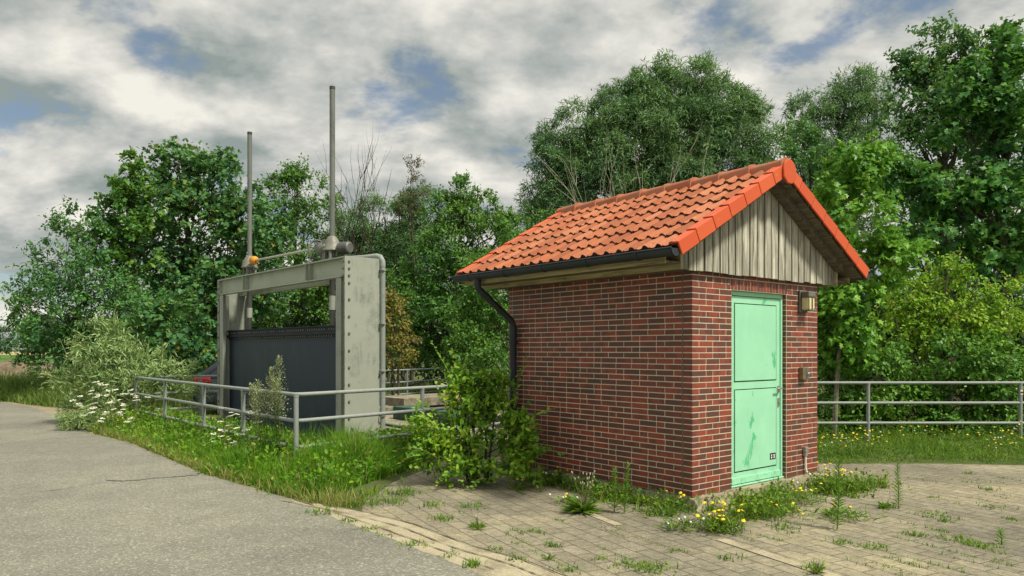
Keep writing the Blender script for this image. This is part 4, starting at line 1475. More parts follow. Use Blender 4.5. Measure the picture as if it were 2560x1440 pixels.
TG = 'trees of the wood behind the gate'
B, BP = M['bark'], M['bark_pale']
tree('maple_tree', 'tall dark maple behind the sluice gate, highest of the trees left of the spindle tubes', 'tree', 26, 500, 0.16,
     [(430, 410, 40, 62), (418, 500, 75, 75), (505, 470, 95, 95), (575, 480, 60, 85), (600, 560, 80, 80), (480, 620, 150, 120), (520, 760, 150, 110), (420, 690, 110, 100), (640, 600, 80, 100), (600, 720, 90, 90), (520, 850, 120, 60)],
     FM['maple'], B, 'maple', 0.21, 3.4, TG, seed=3, up=0.35, tlen=0.8, per=6)
tree('maple_tree', 'slender pointed maple, yellowish up its middle, left of the tall dark maple', 'tree', 24.5, 330, 0.12,
     [(328, 440, 35, 58), (335, 520, 65, 75), (290, 560, 55, 65), (350, 620, 90, 85), (270, 620, 45, 60)],
     FM['bright'], B, 'maple', 0.19, 3.6, TG, seed=4, up=0.5, tlen=0.7, per=6)
tree('alder_tree', 'broad dark leafy tree on the far left, its boughs reaching down to the roadside grass', 'tree', 24, 190, 0.13,
     [(195, 560, 50, 55), (240, 590, 50, 60), (150, 650, 75, 75), (240, 700, 100, 90), (90, 740, 60, 55), (60, 790, 50, 40), (170, 790, 130, 90), (300, 790, 120, 100), (150, 880, 110, 60), (270, 880, 110, 60), (370, 840, 90, 80)],
     FM['bush'], B, 'diamond', 0.15, 5.0, TG, seed=5, up=0.25, tlen=0.75, per=8)
tree('shady_bush', 'dark broad leaved bush low behind the osier, beside the parked car', 'bush', 22, 430, 0.06,
     [(430, 820, 80, 80), (480, 880, 90, 60), (350, 850, 80, 60)], FM['maple'], B, 'maple', 0.2, 4.0, None, seed=35, up=0.2, tlen=0.6, per=6, n_stems=3)
tree('ash_tree', 'bright green tree behind the tall spindle tube, left of the bare branches', 'tree', 29, 740, 0.14,
     [(740, 480, 62, 60), (690, 520, 60, 70), (780, 530, 60, 80), (730, 600, 100, 90), (720, 720, 120, 110), (800, 660, 70, 110), (700, 830, 130, 90), (820, 800, 80, 110), (745, 440, 25, 30)],
     FM['bright'], B, 'diamond', 0.16, 4.4, TG, seed=6, up=0.45, tlen=0.8, per=8)
tree('willow_tree', 'pale wispy willow with thin upright foliage, directly right of the tall spindle tube', 'tree', 30, 900, 0.10,
     [(870, 560, 50, 80), (920, 560, 45, 70), (880, 680, 70, 100), (940, 660, 50, 100), (900, 800, 90, 100)],
     FM['willow_far'], B, 'narrow', 0.26, 7.0, TG, seed=7, up=0.4, droop=0.5, tlen=0.8, per=10, n_stems=3, stem_spread=0.7)
tree('willow_tree', 'soft grey green willow standing between the bare branches and the round green tree', 'tree', 30, 1030, 0.10,
     [(1040, 510, 48, 45), (1075, 540, 40, 60), (1000, 560, 45, 55), (1050, 630, 60, 90), (985, 640, 50, 90), (1010, 760, 90, 100), (960, 740, 50, 100), (930, 640, 50, 80)],
     FM['willow_far'], B, 'narrow', 0.26, 7.5, TG, seed=8, up=0.4, droop=0.6, tlen=0.8, per=10, n_stems=2, stem_spread=0.5)
tree('round_tree', 'full bright green tree between the sluice gate and the tiled roof', 'tree', 24, 1150, 0.14,
     [(1155, 490, 38, 45), (1215, 530, 50, 55), (1110, 540, 50, 60), (1170, 600, 100, 80), (1060, 680, 60, 70), (1150, 740, 130, 100), (1250, 640, 60, 70), (1080, 820, 80, 80), (1200, 850, 130, 90), (1265, 560, 22, 30), (1120, 640, 80, 80), (1000, 780, 60, 90), (1030, 860, 60, 60)],
     FM['bright'], B, 'diamond', 0.15, 7.0, TG, seed=9, up=0.35, tlen=0.7, per=8)
tree('young_tree', 'lower green tree close behind the gutter end of the tiled roof', 'tree', 21, 1270, 0.08,
     [(1300, 590, 60, 55), (1250, 680, 80, 80), (1330, 640, 60, 80), (1230, 800, 80, 90), (1300, 760, 80, 100), (1200, 880, 100, 70), (1380, 570, 50, 40)],
     FM['bright'], BP, 'diamond', 0.13, 6.4, TG, seed=10, up=0.3, tlen=0.6, per=8, n_stems=2)
tree('browned_shrub', 'yellow brown shrub low beside the conduit of the gate', 'shrub', 20, 985, 0.04,
     [(985, 800, 38, 50), (1000, 870, 45, 50), (970, 760, 25, 30)], FM['brown'], B, 'diamond', 0.11, 9, None, seed=11, up=0.2, tlen=0.4, per=8, n_stems=3)
tree('bramble_bush', 'dark green bramble bush behind the far railing', 'bush', 25.5, 1100, 0.04,
     [(1060, 900, 70, 40), (1180, 900, 90, 45), (990, 905, 50, 35), (1240, 920, 60, 40)], FM['bush'], B, 'diamond', 0.13, 9, None, seed=12, up=0.1, tlen=0.4, per=8, n_stems=4, stem_spread=0.8)
# big willow behind the house
WL = [(1700, 210, 80, 72), (1640, 230, 60, 60), (1760, 250, 75, 60), (1590, 270, 75, 70), (1690, 320, 140, 90), (1800, 310, 90, 90), (1865, 350, 70, 90), (1530, 300, 70, 60), (1560, 380, 110, 80), (1450, 320, 55, 60), (1410, 370, 55, 70), (1375, 440, 52, 70), (1480, 430, 100, 80), (1400, 530, 80, 60), (1350, 500, 30, 70), (1650, 430, 120, 80), (1790, 430, 120, 80), (1880, 430, 55, 80), (1550, 510, 150, 70), (1720, 520, 150, 60), (1860, 520, 80, 60)]
tree('willow_tree', 'huge billowing grey green willow rising behind the tiled roof', 'tree', 30, 1690, 0.34, WL, FM['willow'], B, 'narrow', 0.27, 6.8, TG, seed=13, up=0.25, droop=0.55, tlen=0.75, per=11, n_stems=3, stem_spread=0.6, shell=0.55)
tree('willow_tree', 'tall grey willow right of the roof ridge, behind the light green sapling', 'tree', 31, 2090, 0.24,
     [(2130, 240, 65, 62), (2190, 250, 45, 60), (2030, 290, 60, 50), (2085, 300, 70, 70), (2010, 370, 55, 50), (2110, 380, 90, 80), (2200, 340, 60, 80), (2030, 470, 80, 70), (2140, 490, 90, 80), (2060, 580, 90, 70)],
     FM['willow'], B, 'narrow', 0.27, 5.2, TG, seed=14, up=0.35, droop=0.4, tlen=0.7, per=10, n_stems=2)
tree('ash_tree', 'mid green leafy tree behind the right slope of the tiled roof', 'tree', 24, 2080, 0.1,
     [(1990, 340, 40, 50), (2000, 420, 60, 55), (2080, 400, 70, 60), (2140, 440, 60, 60), (1985, 480, 60, 50), (2060, 520, 80, 80)],
     FM['bush'], B, 'diamond', 0.15, 5.0, TG, seed=15, up=0.35, tlen=0.6, per=8)
tree('oak_tree', 'dark dense tree with a ragged top, tallest on the right', 'tree', 22, 2380, 0.2,
     [(2350, 110, 65, 55), (2420, 140, 50, 55), (2300, 160, 55, 45), (2270, 180, 35, 30), (2360, 200, 100, 70), (2320, 290, 110, 80), (2250, 300, 60, 70), (2430, 260, 90, 90), (2550, 250, 70, 80), (2350, 400, 150, 110), (2500, 400, 120, 120), (2300, 540, 140, 110), (2450, 560, 150, 120), (2560, 560, 90, 130)],
     FM['maple'], B, 'oval', 0.15, 4.8, TG, seed=16, up=0.3, tlen=0.7, per=8)
tree('maple_tree', 'sycamore with large hanging leaves at the right edge of the picture', 'tree', 19, 2500, 0.14,
     [(2510, 120, 38, 62), (2480, 190, 50, 55), (2510, 270, 80, 80), (2420, 220, 40, 70), (2420, 330, 70, 80), (2520, 400, 100, 100), (2400, 460, 110, 80), (2300, 480, 100, 60), (2480, 540, 130, 90), (2330, 590, 120, 80), (2450, 640, 120, 60), (2230, 430, 60, 50), (2560, 620, 80, 80)],
     FM['near_maple'], B, 'maple', 0.21, 3.4, TG, seed=17, up=0.15, leafdroop=0.55, tlen=0.6, per=6)
tree('maple_sapling', 'light green maple sapling with a pale leaning trunk, right beside the house', 'tree', 13.9, 2085, 0.05,
     [(2120, 420, 75, 50), (2180, 400, 50, 35), (2110, 500, 80, 65), (2150, 590, 85, 70), (2170, 660, 80, 60), (2230, 640, 60, 60), (2120, 760, 80, 70), (2100, 850, 70, 60), (2090, 690, 50, 60)],
     FM['lime'], BP, 'maple', 0.15, 5.5, None, seed=18, up=0.1, leafdroop=0.6, tlen=0.45, per=6, lean=0.1)
# hedge shrubs behind the right railing
HG = 'hedge shrubs behind the right railing'
tree('hornbeam_shrub', 'tall yellow green shrub topping the hedge, behind the middle of the right railing', 'shrub', 15.0, 2380, 0.06,
     [(2360, 690, 60, 42), (2330, 750, 110, 60), (2430, 760, 110, 55), (2260, 770, 70, 50), (2530, 770, 90, 60), (2400, 840, 160, 70), (2250, 850, 100, 70)],
     FM['hedge_top'], B, 'oval', 0.10, 8.5, HG, seed=19, up=0.1, leafdroop=0.6, tlen=0.45, per=8, n_stems=5, stem_spread=0.9)
tree('hazel_shrub', 'dark green shrub low behind the railing, beside the wall corner of the house', 'shrub', 14.5, 2180, 0.05,
     [(2110, 880, 90, 80), (2200, 930, 110, 80), (2130, 1000, 100, 70), (2250, 1020, 90, 60), (2080, 790, 50, 70), (2090, 1060, 70, 40, -.2), (2180, 1065, 80, 40, -.2), (2270, 1070, 80, 40, -.2)],
     FM['hedge'], B, 'oval', 0.105, 10.0, HG, seed=20, up=0.1, leafdroop=0.55, tlen=0.45, per=8, n_stems=4, stem_spread=0.6)
tree('hazel_shrub', 'dark green shrub with hollow shade under it, behind the railing near the right edge', 'shrub', 14.4, 2430, 0.05,
     [(2400, 890, 110, 70), (2500, 900, 90, 80), (2330, 960, 90, 60), (2450, 980, 120, 60), (2550, 990, 70, 80), (2360, 1060, 80, 42, -.2), (2450, 1065, 80, 40, -.2), (2530, 1060, 80, 42, -.2), (2600, 1050, 60, 50)],
     FM['hedge'], B, 'oval', 0.105, 10.0, HG, seed=21, up=0.1, leafdroop=0.55, tlen=0.45, per=8, n_stems=4, stem_spread=0.8)
# far-off wood that closes the gaps between the trunks
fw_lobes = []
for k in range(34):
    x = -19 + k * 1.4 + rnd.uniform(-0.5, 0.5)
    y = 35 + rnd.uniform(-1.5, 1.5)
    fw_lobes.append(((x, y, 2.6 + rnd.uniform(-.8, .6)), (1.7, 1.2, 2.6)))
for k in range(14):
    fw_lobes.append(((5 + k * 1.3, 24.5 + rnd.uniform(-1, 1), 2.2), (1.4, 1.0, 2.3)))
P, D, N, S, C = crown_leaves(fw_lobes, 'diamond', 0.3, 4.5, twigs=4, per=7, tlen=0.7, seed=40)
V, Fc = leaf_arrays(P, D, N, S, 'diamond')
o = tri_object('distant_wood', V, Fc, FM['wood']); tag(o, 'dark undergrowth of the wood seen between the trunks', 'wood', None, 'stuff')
# distant trees across the field
for k, (x, h, wd) in enumerate(((-92, 6.0, 3.6), (-86.5, 5.2, 3.0), (-81.5, 6.6, 3.4), (-77, 4.8, 2.8), (-98, 5.5, 3.5), (-73, 5.0, 3.0))):
    Yd = 120 + (k % 3) * 4
    u = x / Yd * F + 1280
    vtop = HOR - (h - CAMZ) / Yd * F
    vb = HOR + 1.0 * F / Yd
    hv = (vb - vtop) / 2
    tree('distant_tree', ['pale rounded tree across the field on the far left', 'pale low tree across the field on the far left'][h < 5.3], 'tree', Yd, u, 0.25, [(u, vtop + hv * 0.9, wd / Yd * F, hv), (u + 12, vtop + hv * 1.2, wd / Yd * F * 0.8, hv * 0.75)],
         FM['distant'], B, 'diamond', 0.5, 1.6, 'distant trees across the field', seed=50 + k, tlen=0.9, per=6)


def bare_tree(label, Y, ub, stems, hrange, spread, material, seed, name='bare_tree', tw=3, r0=0.035, group=None):
    """leafless stems that fork upwards"""
    g = random.Random(seed)
    root = empty(name, ((ub - 1280) / F * Y, Y, 0), 0, label, 'tree', group)
    m = MB()

    def grow(p, d, L, r, lev):
        pts = [p]
        q = Vector(p)
        dd = Vector(d)
        for k in range(5):
            dd = (dd + Vector((g.uniform(-1, 1), g.uniform(-1, 1), g.uniform(-0.3, 0.5))) * 0.13).normalized()
            q = q + dd * L / 5
            pts.append(q)
        m.tube(pts, [r * (1 - 0.16 * k) for k in range(6)], 5, cap=False)
        if lev > 0:
            for _ in range(tw):
                k = g.randint(2, 5)
                nd = (dd + Vector((g.uniform(-1, 1), g.uniform(-1, 1), g.uniform(0, 0.6))) * 0.55).normalized()
                grow(pts[k], nd, L * g.uniform(0.35, 0.6), r * 0.5, lev - 1)
    for s in range(stems):
        h = g.uniform(*hrange)
        d = Vector((g.uniform(-1, 1) * spread, g.uniform(-1, 1) * spread * 0.6, 1)).normalized()
        grow(Vector((g.uniform(-1, 1) * spread * 2.2, g.uniform(-.5, .5) * spread, 0)), d, h, r0 * g.uniform(0.8, 1.2), 2)
    m.build('trunk', material, root)
    return root


bare_tree('leafless dead tree with many thin upright branches, right of the tall spindle tube', 28.5, 890, 12, (5.0, 6.8), 0.10, M['bark'], 61, r0=0.042, tw=3)
bare_tree('two bare dead stems sticking out above the willows, between dead tree and round green tree', 29, 985, 3, (4.6, 5.6), 0.14, M['bark'], 62, r0=0.04, tw=2)
bare_tree('pale leafless shrub whose twigs stick up just behind the roof ridge', 15, 1620, 7, (3.0, 4.0), 0.2, M['twig_pale'], 63, 'bare_shrub', 4, 0.024)
bare_tree('second pale leafless shrub behind the middle of the roof slope, lower than its neighbour', 15, 1500, 5, (2.5, 3.2), 0.2, M['twig_pale'], 64, 'bare_shrub', 4, 0.022)
tree('birch_sapling', 'thin brownish half bare sapling top standing against the sky above the willows', 'tree', 28, 1030, 0.05,
     [(1035, 430, 18, 32), (1040, 480, 32, 40), (1020, 520, 25, 40)], FM['sparse'], B, 'diamond', 0.09, 9, None, seed=70, up=0.6, tlen=0.4, per=6, twig=0.9)

# ------------------------------------------------------------------ foreground shrubs
tree('osier_bush', 'silvery green osier bush with narrow leaves at the left end of the railing', 'bush', 16.2, 300, 0.025,
     [(275, 850, 48, 52), (255, 900, 85, 50), (330, 915, 90, 60), (400, 935, 80, 45), (235, 960, 85, 50), (320, 990, 110, 50), (215, 1020, 65, 35), (430, 1000, 60, 50), (330, 1030, 80, 40)],
     FM['silver'], M['stem'], 'narrow', 0.18, 6, None, seed=80, up=0.5, droop=0.2, leafdroop=0.0, tlen=0.42, per=9, n_stems=7, stem_spread=0.7, backcut=0.4)
tree('osier_bush', 'small dusty green osier sprawling over the road edge below the bigger one', 'bush', 15.0, 215, 0.012,
     [(200, 1050, 50, 28), (250, 1060, 40, 24), (175, 1065, 26, 16)], FM['silver'], M['stem'], 'narrow', 0.12, 14, None, seed=81, up=0.3, tlen=0.28, per=8, n_stems=4, stem_spread=0.3)
gw = tree('goat_willow', 'bright green goat willow shrub growing over the back corner of the brick house', 'shrub', 9.15, 1200, 0.018,
     [(1180, 1095, 95, 70), (1110, 1075, 60, 45), (1255, 1070, 50, 75), (1195, 1010, 62, 38), (1185, 955, 42, 34), (1235, 985, 36, 36), (1140, 985, 36, 32), (1100, 1150, 85, 38, -0.25), (1225, 1150, 85, 45, -0.1), (1060, 1120, 40, 30, -0.2), (1300, 1090, 36, 45, -0.15), (1180, 1185, 85, 28, -0.3), (1290, 1165, 45, 28, -0.3)],
     FM['goat'], M['bark'], 'oval', 0.090, 10, None, seed=82, up=0.45, droop=0.12, leafdroop=0.1, tlen=0.34, per=8, n_stems=8, stem_spread=0.16, backcut=0.45, shell=0.3, twigs=3, bough=0.5)


def add_sprigs(root, specs, leafmat, kind, size, seed, name='twig'):
    """long single shoots with leaves set along them"""
    g = np.random.default_rng(seed)
    base = np.array(root.location)
    for (a, b, sag, n) in specs:
        m = MB(); Ps, Ds, Ns, Ss = [], [], [], []
        a = np.array(a); b = np.array(b)
        pts = [a + (b - a) * t + np.array([0, 0, sag * math.sin(math.pi * t)]) for t in np.linspace(0, 1, 6)]
        m.tube([Vector(p - base) for p in pts], [0.007 - 0.001 * k for k in range(6)], 5)
        d0 = (b - a) / np.linalg.norm(b - a)
        for k in range(n):
            t = (k + 0.6) / n
            p = a + (b - a) * t + np.array([0, 0, sag * math.sin(math.pi * t)])
            s_ = 1 if k % 2 else -1
            sd = np.cross(d0, [0, 0, 1]); sd = sd / (np.linalg.norm(sd) + 1e-6)
            Ps.append(p - base); Ds.append(d0 * 0.6 + sd * s_ * 0.8 + g.normal(size=3) * 0.25 + np.array([0, 0, 0.05])); Ns.append(np.array([0, -0.5, 0.8]) + g.normal(size=3) * 0.35)
            Ss.append(size * (1.1 - 0.4 * t) * g.uniform(0.8, 1.15))
        V, Fc = leaf_arrays(np.array(Ps), np.array(Ds), np.array(Ns), np.array(Ss), kind)
        sp = m.build(name, M['stem'], root)
        tri_object('leaf_row', V, Fc, leafmat, sp)


add_sprigs(gw, [(W(1170, 1040, 9.1), W(1150, 905, 9.1), 0.0, 15), (W(1210, 1040, 9.0), W(1225, 905, 8.95), 0.0, 14), (W(1190, 1020, 9.2), W(1180, 900, 9.2), 0.0, 13), (W(1130, 1060, 9.0), W(1085, 950, 8.95), 0.02, 13), (W(1110, 1080, 8.9), W(1040, 1040, 8.7), 0.03, 12), (W(1100, 1150, 8.8), W(1010, 1120, 8.6), 0.05, 12), (W(1150, 1190, 8.75), W(1090, 1215, 8.5), 0.06, 11), (W(1210, 1200, 8.75), W(1180, 1225, 8.45), 0.06, 11), (W(1240, 1030, 9.0), W(1262, 930, 9.0), 0.0, 12), (W(1270, 1090, 9.0), W(1390, 1020, 8.85), 0.05, 13), (W(1290, 1130, 8.9), W(1415, 1145, 8.6), 0.10, 14), (W(1150, 980, 9.2), W(1078, 852, 9.3), 0.0, 16), (W(1180, 960, 9.2), W(1128, 872, 9.4), 0.0, 12),
                (W(1215, 960, 9.2), W(1205, 885, 9.2), 0.0, 10), (W(1280, 1010, 9.3), W(1315, 890, 9.15), 0.0, 14), (W(1080, 1130, 9.0), W(1000, 1160, 8.7), 0.06, 12), (W(1110, 1050, 9.1), W(1045, 1000, 9.0), 0.02, 10),
                (W(1260, 1110, 9.0), W(1340, 1090, 8.8), 0.02, 10)], FM['goat'], 'oval', 0.085, 5)
ob = [o for o in bpy.data.objects if o.name.startswith('osier_bush') and o.type == 'EMPTY'][0]
gq = random.Random(9)
add_sprigs(ob, [(W(275 + gq.uniform(-20, 20), 900, 16.2), W(240, 790, 16.2), 0, 16), (W(240, 930, 16.1), W(175, 875, 16), 0.1, 16), (W(300, 900, 16.2), W(290, 812, 16.2), 0, 14), (W(340, 910, 16.2), W(345, 835, 16.2), 0, 14), (W(400, 930, 16.2), W(400, 872, 16.2), 0, 12),
                (W(440, 960, 16.2), W(492, 905, 16.1), 0.05, 14), (W(420, 960, 16.2), W(470, 930, 15.9), 0.05, 12), (W(200, 980, 16.0), W(150, 960, 15.8), 0.1, 12), (W(370, 920, 16.2), W(372, 850, 16.2), 0, 12)], FM['silver'], 'narrow', 0.17, 6)

# ------------------------------------------------------------------ grass
GM = {}
GM['verge'] = foliage_mat('verge_grass', (0.050, 0.165, 0.008), (0.100, 0.275, 0.012), (0.23, 0.39, 0.022), 0.42, 1.3, 0.5, (0.40, 0.33, 0.12), 0.05)
GM['dry'] = foliage_mat('dry_grass', (0.13, 0.17, 0.035), (0.22, 0.26, 0.05), (0.36, 0.34, 0.10), 0.35, 1.8, 0.6, (0.45, 0.36, 0.16), 0.15)
GM['bank'] = foliage_mat('bank_grass', (0.045, 0.10, 0.018), (0.10, 0.17, 0.025), (0.20, 0.25, 0.05), 0.35, 0.7, 0.5)
GM['low'] = foliage_mat('low_weeds', (0.055, 0.145, 0.014), (0.11, 0.235, 0.02), (0.22, 0.32, 0.03), 0.36, 2.0, 0.5)

VERGE = [G(150, 1047), G(240, 1086), G(320, 1105), G(416, 1145), G(506, 1184), G(640, 1221), G(740, 1247), G(840, 1240), G(930, 1205), G(1000, 1185), G(1060, 1150), CR + dr * 2.9 + Vector((-0.5, 0.45, 0)), CR + Vector((0.1, 0.75, 0)), CR + dl * 4 + Vector((0.5, 0.45, 0)), LE + Vector((0.4, 0.4, 0)), Vector((-9.6, 17.0, 0))]
road_line = [G(*p) for p in ((150, 1045), (240, 1088), (320, 1107), (416, 1147), (506, 1187), (640, 1224), (740, 1256), (840, 1275), (930, 1230), (1010, 1195), (1060, 1165))]
P = scatter(VERGE, 62000, 1)
dd = line_dist(P, road_line)
g = np.random.default_rng(2)
patch = 0.75 + 0.35 * np.sin(P[:, 0] * 3.1 + 1.0) * np.sin(P[:, 1] * 2.7) + 0.2 * np.sin(P[:, 0] * 7.3) * np.sin(P[:, 1] * 6.1 + 2)
Hh = np.clip(0.10 + dd * 0.48, 0.07, 0.56) * patch * g.uniform(0.5, 1.25, len(P))
far_f = np.clip((P[:, 1] - 10.5) / 5, 0, 1)
Hh *= 1 - 0.58 * far_f
# shorter where the railing has a clear view of the gate foot
keep = g.random(len(P)) < np.clip(0.35 + dd * 1.8, 0.3, 1)
# taller round the corner of the railing
cd_ = np.linalg.norm(P[:, :2] - np.array([-2.3, 9.75]), axis=1)
Hh *= 1 + 0.32 * np.exp(-(cd_ / 1.1) ** 2)
P, Hh = P[keep], Hh[keep]
o = blades('verge_grass', P, Hh, 0.006 + 0.012 * g.random(len(P)), GM['verge'], 0.55, seed=3)
tag(o, 'bright green grass along the road edge and round the railing', 'grass', None, 'stuff')
Lp = np.repeat(P[g.random(len(P)) < 0.05], 6, axis=0)
lh = np.clip(line_dist(Lp, road_line) * 0.45 + 0.1, 0.1, 0.42)
Lp = Lp + g.normal(size=Lp.shape) * np.array([0.05, 0.05, 0]); Lp[:, 2] = g.random(len(Lp)) * lh
V, Fc = leaf_arrays(Lp, g.normal(size=Lp.shape) + np.array([0, 0, 0.4]), np.array([0, 0, 1.0]) + g.normal(size=Lp.shape) * 0.5, g.uniform(0.03, 0.08, len(Lp)), 'oval')
o = tri_object('leafy_weeds', V, Fc, GM['verge']); tag(o, 'broad leaved weeds mixed into the verge round the railing', 'weeds', None, 'stuff')
# dry short fringe on the road edge and on the gutter strip
Q = []
for a, b in zip(road_line[:7], road_line[1:8]):
    n = int((b - a).length * 500)
    t = g.random(n)[:, None]
    pts = np.array(a)[None] * (1 - t) + np.array(b)[None] * t
    pts[:, :2] += np.array([0.777, 0.63]) * (g.random(n) ** 1.2 * 0.42 + 0.02)[:, None]
    Q.append(pts)
Q = np.concatenate(Q)
o = blades('dry_grass', Q, g.uniform(0.05, 0.22, len(Q)), 0.005 + 0.008 * g.random(len(Q)), GM['dry'], 0.9, seed=4)
tag(o, 'short yellowish grass fringe against the asphalt', 'grass', None, 'stuff')
# tall seed stalks over the verge
P = scatter(VERGE, 420, 8)
P = P[line_dist(P, road_line) > 0.2]
o = blades('seed_grass', P, g.uniform(0.35, 0.75, len(P)), np.full(len(P), 0.006), GM['dry'], 0.35, seed=9)
tag(o, 'pale seed stalks standing above the verge grass', 'grass', None, 'stuff')
# bank on the far left
BANK = [Vector((-30, 24.6, 0)), G(0, 1003) + Vector((0, 0.1, 0)), G(75, 1014), G(135, 1020), Vector((-9.8, 19.5, 0)), Vector((-8.3, 21, 0)), Vector((-10, 26, 0)), Vector((-30, 30, 0))]
P = scatter(BANK, 20000, 5)
dd = line_dist(P, [G(0, 1004), G(75, 1015), G(150, 1040)])
o = blades('bank_grass', P, np.clip(0.25 + dd * 0.45, 0.2, 0.95) * g.uniform(0.6, 1.2, len(P)), 0.018 + 0.02 * g.random(len(P)), GM['bank'], 0.7, seed=6)
tag(o, 'long grass bank at the far left roadside below the dark trees', 'grass', None, 'stuff')
# ground cover under the wood and round the chamber
UND = [Vector((-7.5, 20.5, 0)), Vector((-4, 21.5, 0)), Vector((1, 19, 0)), Vector((1, 13.6, 0)), Vector((2.5, 12.6, 0)), Vector((2.5, 28, 0)), Vector((-9, 28, 0))]
P = scatter(UND, 15000, 7)
loc = np.stack([(P[:, 0] - GC.x) * gX.x + (P[:, 1] - GC.y) * gX.y, (P[:, 0] - GC.x) * gY.x + (P[:, 1] - GC.y) * gY.y], 1)
keep = ~((loc[:, 0] > -6.3) & (loc[:, 0] < 0.5) & (loc[:, 1] > -1.3) & (loc[:, 1] < 7.3))
o = blades('undergrowth', P[keep], g.uniform(0.15, 0.6, keep.sum()), 0.02 + 0.02 * g.random(keep.sum()), GM['bank'], 0.7, seed=7)
tag(o, 'long grass under the trees behind the railing', 'undergrowth', None, 'stuff')
# strip along the right railing
RST = [Vector((3.7, 10.75, 0)), Vector((5.0, 10.5, 0)), Vector((6.5, 10.65, 0)), Vector((8.0, 10.35, 0)), Vector((11.5, 10.2, 0)), Vector((12.5, 14.3, 0)), Vector((3.2, 14.3, 0)), Vector((3.2, 12.4, 0))]
P = scatter(RST, 26000, 12)
fr_ = np.clip((P[:, 1] - 10.6) / 1.2, 0.12, 1)
o = blades('strip_grass', P, fr_ * g.uniform(0.05, 0.20, len(P)) * (0.8 + 0.4 * np.sin(P[:, 0] * 3)), 0.007 + 0.012 * g.random(len(P)), GM['low'], 0.8, seed=13)
tag(o, 'green weedy grass strip under the right railing', 'grass', None, 'stuff')
wm = 0.5 + 0.5 * np.sin(P[:, 0] * 5.1) * np.sin(P[:, 1] * 6.3 + P[:, 0])
Lp = np.repeat(P[(g.random(len(P)) < 0.16 * wm)], 7, axis=0)
lh = 0.06 + 0.32 * (0.5 + 0.5 * np.sin(Lp[:, 0] * 4.3 + 2) * np.sin(Lp[:, 1] * 5.7)) * np.clip((Lp[:, 1] - 10.6) / 1.5, 0.1, 1)
Lp = Lp + g.normal(size=Lp.shape) * np.array([0.05, 0.05, 0]); Lp[:, 2] = g.random(len(Lp)) * lh
V, Fc = leaf_arrays(Lp, g.normal(size=Lp.shape) + np.array([0, 0, 0.6]), np.array([0, 0, 1.0]) + g.normal(size=Lp.shape) * 0.5, g.uniform(0.03, 0.09, len(Lp)), 'narrow')
o = tri_object('leafy_weeds', V, Fc, GM['low']); tag(o, 'leafy weeds tangled into the grass strip under the right railing', 'weeds', None, 'stuff')


def tuft(cx, cy, n, r, h, seed, lean=1.1, wd=0.012):
    g = np.random.default_rng(seed)
    P = np.zeros((n, 3)); P[:, :2] = np.array([cx, cy]) + g.normal(size=(n, 2)) * r * 0.5
    return P, h * g.uniform(0.4, 1.1, n), wd * g.uniform(0.6, 1.2, n)


# weeds in the joints of the paving: one loose scatter of small tufts
wp, wh_, ww = [], [], []
spots = [(1190, 1318, 40, .08, .07), (1085, 1265, 60, .12, .08), (1180, 1268, 60, .15, .07), (1105, 1300, 70, .12, .07), (1380, 1368, 40, .07, .07), (1290, 1400, 30, .08, .05), (1240, 1375, 30, .1, .04), (1630, 1424, 120, .16, .07), (1570, 1415, 50, .12, .05), (1180, 1416, 60, .08, .08), (1030, 1364, 60, .13, .05),
         (800, 1285, 80, .16, .07), (870, 1305, 40, .1, .05), (920, 1325, 40, .1, .05), (960, 1340, 20, .1, .04), (2165, 1225, 50, .1, .10), (2215, 1270, 50, .1, .09), (2135, 1245, 40, .08, .08), (2330, 1290, 90, .18, .04), (2390, 1350, 70, .15, .06), (2450, 1365, 80, .14, .06), (2285, 1340, 50, .1, .06), (2365, 1305, 25, .07, .06),
         (2100, 1360, 50, .12, .06), (2200, 1370, 50, .12, .05), (2040, 1425, 40, .09, .09), (2420, 1185, 30, .06, .05), (2470, 1225, 40, .1, .05), (2530, 1300, 30, .08, .05), (2480, 1270, 40, .14, .04), (2330, 1245, 20, .06, .05), (1820, 1400, 30, .1, .04), (1700, 1380, 25, .08, .04), (1420, 1425, 40, .1, .05), (1960, 1320, 60, .14, .06), (1850, 1300, 50, .12, .05),
         (980, 1255, 120, .22, .08), (1020, 1235, 120, .22, .09), (900, 1262, 140, .22, .09), (820, 1250, 120, .16, .10), (760, 1240, 120, .16, .12), (700, 1232, 100, .15, .12), (930, 1235, 140, .25, .1), (1120, 1395, 20, .06, .04), (1330, 1330, 20, .06, .04), (1500, 1400, 20, .06, .05)]
for k, (u, v, n, r, h) in enumerate(spots):
    p = G(u, v)
    a, b, c = tuft(p.x, p.y, n, r, h, 100 + k)
    wp.append(a); wh_.append(b); ww.append(c)
# thin lines of growth along some joints
pd = np.array([-0.46, 0.888])
for k in range(70):
    u, v = rnd.uniform(1100, 2540), rnd.uniform(1190, 1430)
    p = G(u, v)
    n = rnd.randint(12, 40)
    L = rnd.uniform(0.15, 0.6)
    tt = rng.uniform(-0.5, 0.5, n) * L
    a = np.zeros((n, 3)); a[:, :2] = np.array([p.x, p.y]) + tt[:, None] * pd + rng.normal(size=(n, 2)) * 0.012
    wp.append(a); wh_.append(rng.uniform(0.015, 0.05, n)); ww.append(np.full(n, 0.007))
o = blades('paving_weeds', np.concatenate(wp) + np.array([0, 0, 0.004]), np.concatenate(wh_), np.concatenate(ww), GM['low'], 1.2, seed=14)
tag(o, 'low weeds growing in the joints of the paving', 'weeds', None, 'stuff')


# carpet of low weeds round the foot of the house
def HL(x, y):
    c, s = math.cos(HROT), math.sin(HROT)
    return Vector((HC.x + c * x - s * y, HC.y + s * x + c * y, 0))


